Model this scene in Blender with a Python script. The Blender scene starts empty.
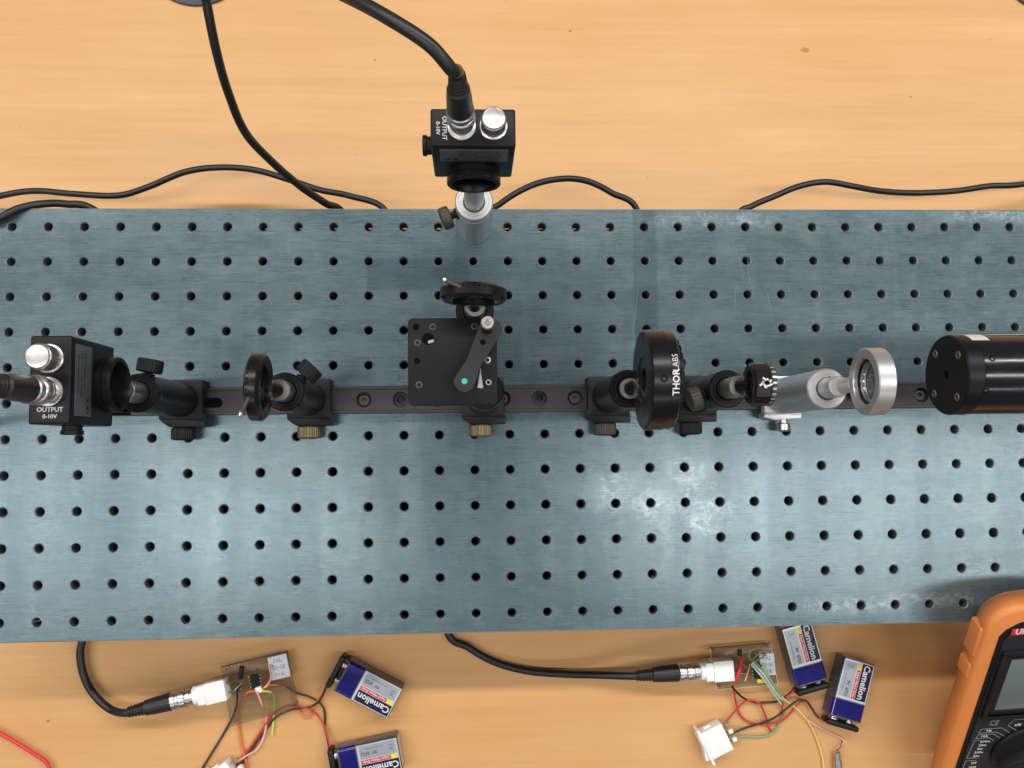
# Optical bench seen from above: breadboard, rail, mounted optics, detectors, batteries, small circuits.
# Units below are millimetres; z = 0 is the top of the breadboard, the table top is at z = -80.
import bpy, bmesh, math, random
from mathutils import Matrix, Vector, Euler
random.seed(7)
scene = bpy.context.scene
S = 0.001
TZ = -80.0                    # table top below the board top
Z0 = 80.0                     # lift so that the table is at world z = 0

# ---------------------------------------------------------------- camera
cd = bpy.data.cameras.new('camera'); cam = bpy.data.objects.new('camera', cd)
scene.collection.objects.link(cam); scene.camera = cam
cd.sensor_fit = 'HORIZONTAL'; cd.sensor_width = 36.0; cd.lens = 36.0 * 850.0 / 1024.0
cd.clip_start = 0.02; cd.clip_end = 50
cam.location = (23.40 * S, -9.37 * S, (605.31 + Z0) * S)
cam.rotation_euler = (math.radians(4.29299), math.radians(-2.65430), math.radians(-0.67189))

# ---------------------------------------------------------------- world and lamps
w = bpy.data.worlds.new("World"); scene.world = w; w.use_nodes = True
bg = w.node_tree.nodes['Background']; bg.inputs[0].default_value = (0.90, 0.95, 1.0, 1); bg.inputs[1].default_value = 0.105
def lamp(name, x, y, z, sx, sy, power, col=(1, .97, .92), aim=(0, 0.02, 0)):
    l = bpy.data.lights.new(name, 'AREA'); l.shape = 'RECTANGLE'; l.size = sx; l.size_y = sy
    l.energy = power; l.color = col
    o = bpy.data.objects.new(name, l); scene.collection.objects.link(o); o.location = (x, y, z)
    d = Vector(aim) - Vector((x, y, z)); o.rotation_euler = Euler((0, 0, 0))
    o.rotation_euler = (math.atan2(d.y, -d.z), 0, 0) if abs(x) < 5 else o.rotation_euler
    return o
# rows of ceiling tubes running along x: behind the bench, overhead (split by an added gap that mimics a person's dark reflection), in front
lamp('ceiling_tube_back', 0.1, 1.02, 1.6, 5.0, 0.10, 55)
lamp('ceiling_tube_over', -1.24, -0.19, 1.95, 2.0, 0.16, 18)
lamp('ceiling_tube_over', 1.40, -0.19, 1.95, 2.0, 0.16, 19)
lamp('ceiling_tube_front', 0.1, -1.85, 1.95, 5.0, 0.10, 18)
scene.view_settings.view_transform = 'Standard'; scene.view_settings.look = 'None'
scene.view_settings.exposure = -0.08; scene.view_settings.gamma = 1.0

# ---------------------------------------------------------------- materials
def nmat(name):
    m = bpy.data.materials.new(name); m.use_nodes = True
    nt = m.node_tree; return m, nt, nt.nodes['Principled BSDF']
def N(nt, t, **k):
    n = nt.nodes.new(t)
    for a, v in k.items(): setattr(n, a, v)
    return n
def L(nt, a, b): nt.links.new(a, b)
def simple(name, col, rough=0.5, metal=0.0, bump=0.0, bscale=900, var=0.12, spec=0.5, coat=0.0, wear=None):
    """base colour with slight mottling, roughness variation and fine relief"""
    m, nt, p = nmat(name)
    p.inputs['Metallic'].default_value = metal; p.inputs['Specular IOR Level'].default_value = spec
    p.inputs['Coat Weight'].default_value = coat
    tc = N(nt, 'ShaderNodeTexCoord')
    n1 = N(nt, 'ShaderNodeTexNoise'); n1.inputs['Scale'].default_value = 90; n1.inputs['Detail'].default_value = 6
    L(nt, tc.outputs['Object'], n1.inputs['Vector'])
    mx = N(nt, 'ShaderNodeMix', data_type='RGBA')
    mx.inputs[6].default_value = tuple(c * (1 - var) for c in col) + (1,)
    mx.inputs[7].default_value = tuple(min(1, c * (1 + var)) for c in col) + (1,)
    L(nt, n1.outputs[0], mx.inputs[0])
    out = mx.outputs[2]
    if wear:
        n3 = N(nt, 'ShaderNodeTexNoise'); n3.inputs['Scale'].default_value = 420; n3.inputs['Detail'].default_value = 3
        L(nt, tc.outputs['Object'], n3.inputs['Vector'])
        cr = N(nt, 'ShaderNodeValToRGB'); cr.color_ramp.elements[0].position = .66; cr.color_ramp.elements[1].position = .74
        L(nt, n3.outputs[0], cr.inputs[0])
        m2 = N(nt, 'ShaderNodeMix', data_type='RGBA'); m2.inputs[7].default_value = tuple(wear) + (1,)
        L(nt, out, m2.inputs[6]); L(nt, cr.outputs[0], m2.inputs[0]); out = m2.outputs[2]
    L(nt, out, p.inputs['Base Color'])
    mr = N(nt, 'ShaderNodeMapRange'); mr.inputs[3].default_value = max(0.02, rough - .07); mr.inputs[4].default_value = rough + .07
    L(nt, n1.outputs[0], mr.inputs[0]); L(nt, mr.outputs[0], p.inputs['Roughness'])
    if bump:
        n2 = N(nt, 'ShaderNodeTexNoise'); n2.inputs['Scale'].default_value = bscale; n2.inputs['Detail'].default_value = 3
        L(nt, tc.outputs['Object'], n2.inputs['Vector'])
        b = N(nt, 'ShaderNodeBump'); b.inputs['Strength'].default_value = bump; b.inputs['Distance'].default_value = 0.0003
        L(nt, n2.outputs[0], b.inputs['Height']); L(nt, b.outputs[0], p.inputs['Normal'])
    return m

M_ano = simple('black_anodised', (.0065, .0065, .0075), .38, 0, .15, 1500, .2, spec=.2, wear=(.013, .012, .011))
M_anog = simple('black_anodised_satin', (.007, .007, .009), .27, 0, .05, 1500, .15, spec=.3)
M_box = simple('black_housing', (.005, .005, .006), .42, 0, .25, 2200, .2, spec=.25)
M_rail = simple('rail_grey', (.024, .021, .027), .45, .1, .12, 1200, .12, wear=(.085, .08, .088))
M_int = simple('dark_inside', (.004, .004, .005), .9, spec=.05)
M_arm = simple('arm_grey', (.020, .020, .023), .5, 0, .1, 900, .1, spec=.3)
M_plt = simple('platform_black', (.006, .0065, .009), .55, 0, .1, 1500, .2, spec=.2)
M_bar = simple('laser_barrel', (.009, .009, .012), .17, 0, .03, 900, .2, spec=.45)
M_rub = simple('cable_jacket', (.010, .010, .012), .42, 0, .1, 1200, .2)
M_plast = simple('black_plastic', (.009, .009, .010), .5, 0, .2, 1500, spec=.25)
M_alu = simple('clear_anodised_aluminium', (.50, .50, .51), .40, .75, .1, 1500, .05)
M_stl = simple('steel', (.42, .41, .395), .36, 1, .04, 1200, .06)
M_chr = simple('nickel', (.62, .61, .59), .33, 1, 0, 900, .05)
M_brs = simple('tarnished_brass', (.20, .155, .085), .45, .7, .3, 1400, .2)
M_olive = simple('worn_knob', (.055, .048, .038), .5, .2, .3, 1400, .2)
M_white = simple('white_plastic', (.82, .83, .84), .4, 0, .05, 800, .03)
M_prt = simple('white_print', (.60, .60, .62), .6, 0, 0, 900, .05)
M_gprt = simple('grey_print', (.30, .31, .34), .6, 0, 0, 900, .05)
M_lbl = simple('grey_label', (.085, .092, .11), .45, .2, .05, 900, .1)
M_paper = simple('paper_sticker', (.72, .75, .82), .8, 0, .2, 600, .06)
M_ink = simple('ink', (.10, .10, .16), .8)
M_navy = simple('battery_blue', (.010, .010, .15), .2, .2, .04, 500, .1, coat=.4)
M_ndk = simple('battery_dark_blue', (.012, .013, .055), .25, .1, .04, 500, .1, coat=.4)
M_sil = simple('battery_silver', (.58, .60, .63), .36, .5, 0, 700, .05)
M_red = simple('red_print', (.55, .03, .05), .4)
M_yel = simple('yellow_print', (.80, .62, .05), .4)
M_snap = simple('snap_vinyl', (.008, .008, .008), .4, 0, .3, 700, spec=.3)
M_turq = simple('turquoise_paint', (.05, .42, .36), .4)
M_glue = simple('hot_glue', (.75, .78, .78), .3)
M_orange = simple('orange_rubber', (.70, .235, .06), .5, 0, .25, 900, .05)
M_face = simple('meter_face', (.012, .014, .019), .5, 0, .15, 1500)
M_lcd = simple('lcd_glass', (.135, .17, .17), .22, 0, 0, 300, .05, coat=.4)
M_disc = simple('grey_cap', (.045, .055, .062), .5, 0, .15, 900)
M_foot = simple('rubber_foot', (.02, .02, .02), .7)
def wire_mat(n, c): return simple('wire_' + n, c, .4, 0, .05, 800, .08)
W_red = wire_mat('red', (.50, .035, .022)); W_org = wire_mat('orange', (.72, .17, .055)); W_blk = wire_mat('black', (.02, .014, .012))
W_pink = wire_mat('pink', (.82, .42, .36)); W_yel = wire_mat('yellow', (.80, .60, .20)); W_lime = wire_mat('lime', (.55, .70, .10))
W_grn = wire_mat('green', (.20, .36, .18)); W_gry = wire_mat('pale_green', (.42, .52, .44)); W_brn = wire_mat('brown', (.07, .025, .015))
W_lead = wire_mat('test_lead', (.70, .04, .05)); W_hs = wire_mat('heatshrink', (.75, .03, .06))

def math_(nt, op, a, b=None, clamp=False):
    m = N(nt, 'ShaderNodeMath', operation=op); m.use_clamp = clamp
    for i, v in ((0, a), (1, b)):
        if v is None: continue
        if isinstance(v, (float, int)): m.inputs[i].default_value = v
        else: L(nt, v, m.inputs[i])
    return m.outputs[0]

def mat_acrylic():
    m, nt, p = nmat('clear_acrylic'); nt.nodes.remove(p)
    out = nt.nodes['Material Output']
    tr = N(nt, 'ShaderNodeBsdfTransparent'); tr.inputs[0].default_value = (.80, .80, .75, 1)
    gl = N(nt, 'ShaderNodeBsdfGlossy'); gl.inputs['Roughness'].default_value = .08
    df = N(nt, 'ShaderNodeBsdfDiffuse'); df.inputs[0].default_value = (.5, .45, .4, 1)
    lw = N(nt, 'ShaderNodeLayerWeight'); lw.inputs[0].default_value = .25
    no = N(nt, 'ShaderNodeTexNoise'); no.inputs['Scale'].default_value = 90; no.inputs['Detail'].default_value = 8
    mr = N(nt, 'ShaderNodeMapRange'); mr.inputs[1].default_value = .45; mr.inputs[2].default_value = .8; mr.inputs[3].default_value = .015; mr.inputs[4].default_value = .22
    L(nt, no.outputs[0], mr.inputs[0])
    a = N(nt, 'ShaderNodeMixShader'); L(nt, mr.outputs[0], a.inputs[0]); L(nt, tr.outputs[0], a.inputs[1]); L(nt, df.outputs[0], a.inputs[2])
    b = N(nt, 'ShaderNodeMixShader'); L(nt, math_(nt, 'MULTIPLY', lw.outputs[0], .25), b.inputs[0]); L(nt, a.outputs[0], b.inputs[1]); L(nt, gl.outputs[0], b.inputs[2])
    L(nt, b.outputs[0], out.inputs[0]); return m
M_acr = mat_acrylic()

def mat_glass(name='coated_glass', tint=(.45, .5, .5)):
    m, nt, p = nmat(name)
    p.inputs['Base Color'].default_value = tuple(tint) + (1,); p.inputs['Roughness'].default_value = .03
    p.inputs['Transmission Weight'].default_value = 1; p.inputs['IOR'].default_value = 1.3
    return m
M_glass = mat_glass()

def mapping(nt, scale, rot=(0, 0, 0), src=None):
    tc = N(nt, 'ShaderNodeTexCoord'); mp = N(nt, 'ShaderNodeMapping')
    mp.inputs['Scale'].default_value = scale; mp.inputs['Rotation'].default_value = rot
    L(nt, tc.outputs['Object'], mp.inputs[0]); return mp
def noise(nt, scale3, s=1, detail=5, rough=.55, dist=0, rot=(0, 0, 0)):
    n = N(nt, 'ShaderNodeTexNoise'); n.inputs['Scale'].default_value = s; n.inputs['Detail'].default_value = detail
    n.inputs['Roughness'].default_value = rough; n.inputs['Distortion'].default_value = dist
    L(nt, mapping(nt, scale3, rot).outputs[0], n.inputs['Vector']); return n.outputs[0]
def ramp(nt, src, p0, p1, c0=(0, 0, 0, 1), c1=(1, 1, 1, 1)):
    r = N(nt, 'ShaderNodeValToRGB'); e = r.color_ramp.elements
    e[0].position = p0; e[1].position = p1; e[0].color = c0; e[1].color = c1
    L(nt, src, r.inputs[0]); return r.outputs[0]
def mixc(nt, f, a, b, mode='MIX'):
    m = N(nt, 'ShaderNodeMix', data_type='RGBA', blend_type=mode)
    if isinstance(f, float): m.inputs[0].default_value = f
    else: L(nt, f, m.inputs[0])
    for i, v in ((6, a), (7, b)):
        if isinstance(v, tuple): m.inputs[i].default_value = v if len(v) == 4 else v + (1,)
        else: L(nt, v, m.inputs[i])
    return m.outputs[2]
def rect_mask(nt, x0, x1, y0, y1, soft=.002):
    """1 inside a rectangle given in metres of the object's own space, with slightly ragged soft edges"""
    tc = N(nt, 'ShaderNodeTexCoord'); sp = N(nt, 'ShaderNodeSeparateXYZ'); L(nt, tc.outputs['Object'], sp.inputs[0])
    out = None
    for ax, lo, hi in ((0, x0, x1), (1, y0, y1)):
        for sgn, v in ((1, lo), (-1, hi)):
            d = math_(nt, 'MULTIPLY', math_(nt, 'SUBTRACT', sp.outputs[ax], v), sgn / soft)
            c = math_(nt, 'ADD', d, .5, True)
            out = c if out is None else math_(nt, 'MULTIPLY', out, c)
    return out
def blob_mask(nt, x, y, rx, ry):
    tc = N(nt, 'ShaderNodeTexCoord'); sp = N(nt, 'ShaderNodeSeparateXYZ'); L(nt, tc.outputs['Object'], sp.inputs[0])
    dx = math_(nt, 'POWER', math_(nt, 'ABSOLUTE', math_(nt, 'DIVIDE', math_(nt, 'SUBTRACT', sp.outputs[0], x), rx)), 2.0)
    dy = math_(nt, 'POWER', math_(nt, 'ABSOLUTE', math_(nt, 'DIVIDE', math_(nt, 'SUBTRACT', sp.outputs[1], y), ry)), 2.0)
    return math_(nt, 'SUBTRACT', 1.0, math_(nt, 'ADD', dx, dy), True)

def mat_board():
    m, nt, p = nmat('blue_grey_brushed_board')
    big = noise(nt, (1, 1, 1), 11, 4, .6)
    cloud = noise(nt, (1, 1.7, 1), 26, 8, .68, .0)
    brush = noise(nt, (40, 1100, 40), 1, 6, .8)
    brush2 = noise(nt, (130, 3200, 130), 1, 3, .7)
    col = mixc(nt, ramp(nt, big, .30, .70), (.056, .112, .132), (.132, .202, .225))
    col = mixc(nt, math_(nt, 'MULTIPLY', ramp(nt, cloud, .36, .78), .75), col, (.198, .268, .285))
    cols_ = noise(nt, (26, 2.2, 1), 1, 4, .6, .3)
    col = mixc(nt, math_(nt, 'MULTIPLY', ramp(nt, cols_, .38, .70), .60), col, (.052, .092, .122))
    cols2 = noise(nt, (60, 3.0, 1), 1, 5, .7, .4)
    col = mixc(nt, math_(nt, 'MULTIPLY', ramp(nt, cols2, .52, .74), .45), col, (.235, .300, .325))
    mott = noise(nt, (1, 1.2, 1), 75, 8, .75, 0)
    col = mixc(nt, math_(nt, 'MULTIPLY', ramp(nt, mott, .44, .68), .50), col, (.045, .085, .105))
    rows_ = noise(nt, (1.5, 18, 1), 1, 4, .6, .2)
    col = mixc(nt, math_(nt, 'MULTIPLY', ramp(nt, rows_, .42, .76), .45), col, (.185, .240, .270))
    f = math_(nt, 'MULTIPLY', ramp(nt, brush, .36, .64), .60)
    col = mixc(nt, f, col, (.19, .25, .275))
    f = math_(nt, 'MULTIPLY', ramp(nt, brush2, .30, .55, (1, 1, 1, 1), (0, 0, 0, 1)), .55)
    col = mixc(nt, f, col, (.035, .075, .095))
    # sharp strips where tape sat; wide soft ones paint in dark reflection and shade
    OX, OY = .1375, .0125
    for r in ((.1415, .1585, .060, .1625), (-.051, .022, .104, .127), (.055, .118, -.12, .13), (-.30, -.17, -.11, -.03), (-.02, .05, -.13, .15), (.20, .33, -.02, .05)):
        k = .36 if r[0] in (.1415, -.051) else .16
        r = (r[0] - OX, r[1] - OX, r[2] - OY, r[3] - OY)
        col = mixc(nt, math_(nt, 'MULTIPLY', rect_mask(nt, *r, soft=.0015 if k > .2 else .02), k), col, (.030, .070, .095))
    # pale scuffs of worn anodising, with a painted haze of glare around them
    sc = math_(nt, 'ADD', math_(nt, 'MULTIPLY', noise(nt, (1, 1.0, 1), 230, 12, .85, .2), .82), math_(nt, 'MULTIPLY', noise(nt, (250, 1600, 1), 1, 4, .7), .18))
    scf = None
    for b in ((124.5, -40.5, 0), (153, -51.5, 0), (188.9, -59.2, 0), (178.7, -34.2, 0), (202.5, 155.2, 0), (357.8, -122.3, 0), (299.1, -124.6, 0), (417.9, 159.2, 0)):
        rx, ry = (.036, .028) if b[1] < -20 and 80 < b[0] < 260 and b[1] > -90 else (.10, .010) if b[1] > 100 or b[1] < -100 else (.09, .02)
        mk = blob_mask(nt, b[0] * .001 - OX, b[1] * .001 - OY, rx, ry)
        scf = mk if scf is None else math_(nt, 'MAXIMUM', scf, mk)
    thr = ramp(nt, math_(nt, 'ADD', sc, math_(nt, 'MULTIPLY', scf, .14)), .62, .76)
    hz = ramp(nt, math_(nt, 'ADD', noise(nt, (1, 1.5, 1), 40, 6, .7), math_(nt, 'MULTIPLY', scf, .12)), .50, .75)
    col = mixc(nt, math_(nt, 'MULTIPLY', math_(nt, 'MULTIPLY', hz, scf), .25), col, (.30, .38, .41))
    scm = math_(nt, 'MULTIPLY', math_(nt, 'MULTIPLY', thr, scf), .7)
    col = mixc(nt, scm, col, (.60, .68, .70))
    # dark specks and grime
    sp = ramp(nt, noise(nt, (1, 1, 1), 260, 3, .5), .735, .76)
    col = mixc(nt, math_(nt, 'MULTIPLY', sp, .6), col, (.04, .07, .085))
    L(nt, col, p.inputs['Base Color'])
    p.inputs['Metallic'].default_value = .58
    ro = N(nt, 'ShaderNodeMapRange'); ro.inputs[1].default_value = .3; ro.inputs[2].default_value = .7; ro.inputs[3].default_value = .21; ro.inputs[4].default_value = .35
    L(nt, math_(nt, 'ADD', math_(nt, 'MULTIPLY', cloud, .35), math_(nt, 'ADD', math_(nt, 'MULTIPLY', brush, .3), math_(nt, 'MULTIPLY', cols_, .35))), ro.inputs[0]); L(nt, ro.outputs[0], p.inputs['Roughness'])
    p.inputs['Anisotropic'].default_value = .3
    b = N(nt, 'ShaderNodeBump'); b.inputs['Strength'].default_value = .35; b.inputs['Distance'].default_value = .00012
    L(nt, brush2, b.inputs['Height']); L(nt, b.outputs[0], p.inputs['Normal'])
    return m
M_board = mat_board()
M_bare = simple('bare_metal_rim', (.17, .19, .19), .45, .5, .1, 900, .12)
M_hole = simple('hole_wall', (.10, .12, .13), .5, .4)
M_scr = simple('scratch_metal', (.50, .60, .63), .4, .3)

def mat_wood():
    m, nt, p = nmat('beech_laminate')
    g1 = noise(nt, (1.6, 34, 1), 1, 6, .62, .5)
    g2 = noise(nt, (9, 260, 1), 1, 5, .6, .3)
    g3 = noise(nt, (40, 900, 1), 1, 4, .6)
    blot = noise(nt, (1, 1.6, 1), 7, 5, .6)
    col = mixc(nt, ramp(nt, g1, .3, .7), (.580, .305, .100), (.670, .378, .150))
    col = mixc(nt, math_(nt, 'MULTIPLY', ramp(nt, g2, .40, .68), .25), col, (.50, .255, .095))
    col = mixc(nt, math_(nt, 'MULTIPLY', ramp(nt, g3, .45, .70), .22), col, (.50, .27, .125))
    col = mixc(nt, math_(nt, 'MULTIPLY', ramp(nt, blot, .35, .75), .35), col, (.69, .415, .225))
    sp = ramp(nt, noise(nt, (1, 1.5, 1), 120, 2, .5), .755, .79)
    col = mixc(nt, math_(nt, 'MULTIPLY', sp, .5), col, (.28, .14, .07))
    st = ramp(nt, noise(nt, (1, 1, 1), 24, 6, .7, 1.0), .64, .74)
    col = mixc(nt, math_(nt, 'MULTIPLY', st, .16), col, (.36, .22, .12))
    for b, bs in (((307.8, 323.7, -80), 1.0), ((107.9, 338, -80), .45), ((-303.6, -214.5, -80), .5), ((-54.5, 311.3, -80), .4), ((397.1, 283.4, -80), .5), ((-227, -200.7, -80), .4)):
        mk = ramp(nt, math_(nt, 'MULTIPLY', blob_mask(nt, b[0] * .001, b[1] * .001, .0055 * bs, .0036 * bs), noise(nt, (1, 1, 1), 500, 4, .6)), .25, .42)
        col = mixc(nt, math_(nt, 'MULTIPLY', mk, .7), col, (.22, .11, .05))
    L(nt, col, p.inputs['Base Color'])
    ro = N(nt, 'ShaderNodeMapRange'); ro.inputs[3].default_value = .36; ro.inputs[4].default_value = .52
    L(nt, g2, ro.inputs[0]); L(nt, ro.outputs[0], p.inputs['Roughness'])
    b = N(nt, 'ShaderNodeBump'); b.inputs['Strength'].default_value = .12; b.inputs['Distance'].default_value = .0002
    L(nt, g3, b.inputs['Height']); L(nt, b.outputs[0], p.inputs['Normal'])
    return m
M_wood = mat_wood()

# ---------------------------------------------------------------- builders
I4 = Matrix.Identity(4)
WM = {}                                                   # object -> its world matrix (mm)
def T(x=0, y=0, z=0): return Matrix.Translation((x, y, z))
def RX(a): return Matrix.Rotation(math.radians(a), 4, 'X')
def RY(a): return Matrix.Rotation(math.radians(a), 4, 'Y')
def RZ(a): return Matrix.Rotation(math.radians(a), 4, 'Z')
def axis_matrix(p, d):
    """matrix whose z axis is d and whose origin is p"""
    return Matrix.Translation(p) @ Vector(d).to_track_quat('Z', 'Y').to_matrix().to_4x4()

def thing(name, label, cat, loc, group=None):
    o = bpy.data.objects.new(name, None); scene.collection.objects.link(o)
    o.empty_display_size = .01
    o.location = (loc[0] * S, loc[1] * S, (loc[2] + Z0) * S)
    o['label'] = label; o['category'] = cat
    if group: o['group'] = group
    WM[o] = T(*loc); return o
def tag(o, label, cat, group=None):
    o['label'] = label; o['category'] = cat
    if group: o['group'] = group
    return o

class MB:
    def __init__(s, M=None): s.bm = bmesh.new(); s.M = M or I4; s.mi = 0
    def _add(s, vs, fs):
        bv = [s.bm.verts.new(s.M @ Vector(v)) for v in vs]
        for f in fs:
            try: nf = s.bm.faces.new([bv[i] for i in f]); nf.material_index = s.mi
            except ValueError: pass
        return bv
    def box(s, c, d, bev=.4, seg=2, R=None):
        b = bmesh.new(); bmesh.ops.create_cube(b, size=1)
        for v in b.verts: v.co = Vector((v.co.x * d[0], v.co.y * d[1], v.co.z * d[2]))
        if bev: bmesh.ops.bevel(b, geom=b.edges[:], offset=min(bev, min(d) * .45), segments=seg, profile=.5, affect='EDGES')
        Mx = T(*c) @ (R or I4)
        b.verts.index_update()
        s._add([Mx @ v.co for v in b.verts], [[v.index for v in f.verts] for f in b.faces]); b.free(); return s
    def lathe(s, prof, p=(0, 0, 0), d=(0, 0, 1), seg=32, r0=None):
        """prof: list of (radius, height) from bottom to top"""
        A = axis_matrix(p, d); vs = []; fs = []; idx = []
        for r, h in prof:
            if r <= 1e-6: idx.append([len(vs)]); vs.append(A @ Vector((0, 0, h)))
            else:
                idx.append(list(range(len(vs), len(vs) + seg)))
                vs += [A @ Vector((r * math.cos(2 * math.pi * k / seg), r * math.sin(2 * math.pi * k / seg), h)) for k in range(seg)]
        for a, b in zip(idx, idx[1:]):
            for k in range(seg):
                k2 = (k + 1) % seg
                if len(a) == 1 and len(b) == 1: break
                if len(a) == 1: fs.append([a[0], b[k2], b[k]][::-1])
                elif len(b) == 1: fs.append([a[k], a[k2], b[0]])
                else: fs.append([a[k], a[k2], b[k2], b[k]])
        s._add(vs, fs); return s
    def cyl(s, p, q, r, bev=.4, seg=32, r2=None):
        p = Vector(p); q = Vector(q); h = (q - p).length; r2 = r if r2 is None else r2; b = min(bev, h * .4, min(r, r2) * .5)
        return s.lathe([(0, 0), (r - b, 0), (r, b), (r2, h - b), (r2 - b, h), (0, h)], p, q - p, seg)
    def pipe(s, p, q, ro, ri, bev=.4, seg=40):
        p = Vector(p); q = Vector(q); h = (q - p).length; b = bev
        return s.lathe([(ri, 0), (ro - b, 0), (ro, b), (ro, h - b), (ro - b, h), (ri + b * .6, h), (ri, h - b * .6), (ri, 0)], p, q - p, seg)
    def knurl(s, p, q, r, depth=.35, n=36, bev=.6):
        """knurled knob: ridged side between bevelled ends"""
        p = Vector(p); q = Vector(q); h = (q - p).length; A = axis_matrix(p, q - p); vs = []; fs = []; seg = n * 2
        rows = [(r - bev - depth, 0, 0), (r - depth, bev, 1), (r - depth, h - bev, 1), (r - bev - depth, h, 0)]
        for rr, z, kn in rows:
            for k in range(seg):
                a = 2 * math.pi * k / seg; R = rr + (depth if (kn and k % 2) else 0)
                vs.append(A @ Vector((R * math.cos(a), R * math.sin(a), z)))
        for j in range(3):
            for k in range(seg):
                k2 = (k + 1) % seg; fs.append([j * seg + k, j * seg + k2, (j + 1) * seg + k2, (j + 1) * seg + k])
        fs.append(list(range(seg))[::-1]); fs.append(list(range(3 * seg, 4 * seg)))
        s._add(vs, fs); return s
    def prism(s, poly, z0, z1, bev=0):
        b = bmesh.new(); vs = [b.verts.new((x, y, z0)) for x, y in poly]; f = b.faces.new(vs)
        if f.normal.z == 0: f.normal_update()
        r = bmesh.ops.extrude_face_region(b, geom=[f]); nv = [g for g in r['geom'] if isinstance(g, bmesh.types.BMVert)]
        for v in nv: v.co.z = z1
        bmesh.ops.recalc_face_normals(b, faces=b.faces[:])
        if bev:
            es = [e for e in b.edges if abs(e.verts[0].co.z - e.verts[1].co.z) < 1e-6 and e.verts[0].co.z == max(z0, z1)]
            bmesh.ops.bevel(b, geom=es, offset=bev, segments=2, profile=.5, affect='EDGES')
        b.verts.index_update()
        s._add([v.co.copy() for v in b.verts], [[v.index for v in f.verts] for f in b.faces]); b.free(); return s
    def tube(s, pts, r, seg=10, sub=6, cap=True):
        """smooth tube through points; r a number or one radius per point"""
        P_ = [Vector(p) for p in pts]; n = len(P_)
        rr = list(r) if isinstance(r, (list, tuple)) else [r] * n
        cs = []; cr = []
        for i in range(n - 1):
            a = P_[i - 1] if i else P_[0] * 2 - P_[1]; b, c = P_[i], P_[i + 1]; d = P_[i + 2] if i + 2 < n else P_[-1] * 2 - P_[-2]
            for k in range(sub):
                t = k / sub
                cs.append(.5 * ((2 * b) + (c - a) * t + (2 * a - 5 * b + 4 * c - d) * t * t + (3 * b - a - 3 * c + d) * t ** 3))
                cr.append(rr[i] * (1 - t) + rr[i + 1] * t)
        cs.append(P_[-1]); cr.append(rr[-1]); vs = []; fs = []
        up = Vector((0, 0, 1)); prev = None
        for i, c in enumerate(cs):
            t = (cs[min(i + 1, len(cs) - 1)] - cs[max(i - 1, 0)]).normalized()
            if prev is None: x = t.cross(up); x = x if x.length > .1 else t.cross(Vector((1, 0, 0)))
            else: x = prev - t * prev.dot(t)
            x.normalize(); prev = x; y = t.cross(x)
            vs += [c + (x * math.cos(2 * math.pi * k / seg) + y * math.sin(2 * math.pi * k / seg)) * cr[i] for k in range(seg)]
        for i in range(len(cs) - 1):
            for k in range(seg):
                k2 = (k + 1) % seg; fs.append([i * seg + k, i * seg + k2, (i + 1) * seg + k2, (i + 1) * seg + k])
        if cap: fs.append(list(range(seg))[::-1]); fs.append(list(range(len(vs) - seg, len(vs))))
        s._add(vs, fs); return s
    def text(s, txt, size, bold=0.0, ext=.06, bend=None, res=2, mirror=False):
        """flat lettering in the xy plane, centred; bend = radius of a cylinder about the local x axis direction y"""
        cu = bpy.data.curves.new('lettering', 'FONT'); cu.body = txt; cu.size = size; cu.align_x = 'CENTER'; cu.align_y = 'CENTER'
        cu.offset = bold; cu.extrude = ext; cu.resolution_u = res
        ob = bpy.data.objects.new('lettering', cu); scene.collection.objects.link(ob)
        dg = bpy.context.evaluated_depsgraph_get(); me = bpy.data.meshes.new_from_object(ob.evaluated_get(dg))
        vs = [v.co.copy() for v in me.vertices]; fs = [list(f.vertices) for f in me.polygons]
        bpy.data.objects.remove(ob); bpy.data.curves.remove(cu); bpy.data.meshes.remove(me)
        if bend:
            for v in vs:
                a = v.x / bend; v.x, v.z = (bend + v.z) * math.sin(a), (bend + v.z) * math.cos(a)
        s._add(vs, fs); return s
    def build(s, name, mat, parent=None, sharp=32, origin=None, kind=None):
        me = bpy.data.meshes.new(name)
        bmesh.ops.remove_doubles(s.bm, verts=s.bm.verts, dist=1e-4)
        bmesh.ops.recalc_face_normals(s.bm, faces=s.bm.faces[:])
        base = WM[parent] if parent is not None else T(*(origin or (0, 0, 0)))
        s.bm.transform(Matrix.Scale(S, 4) @ base.inverted())
        s.bm.to_mesh(me); s.bm.free()
        for m in (mat if isinstance(mat, (list, tuple)) else [mat]): me.materials.append(m)
        me.shade_smooth() if hasattr(me, 'shade_smooth') else None
        me.set_sharp_from_angle(angle=math.radians(sharp))
        o = bpy.data.objects.new(name, me); scene.collection.objects.link(o)
        if parent is not None: o.parent = parent
        else: o.location = (base.translation.x * S, base.translation.y * S, (base.translation.z + Z0) * S)
        WM[o] = base
        if kind: o['kind'] = kind
        return o

# ================================================================ SETTING: table
mb = MB(); mb.box((100, 0, TZ - 14), (2600, 1700, 28), 2)
o = mb.build('table_top', M_wood, None, origin=(0, 0, TZ)); o['kind'] = 'structure'

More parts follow.
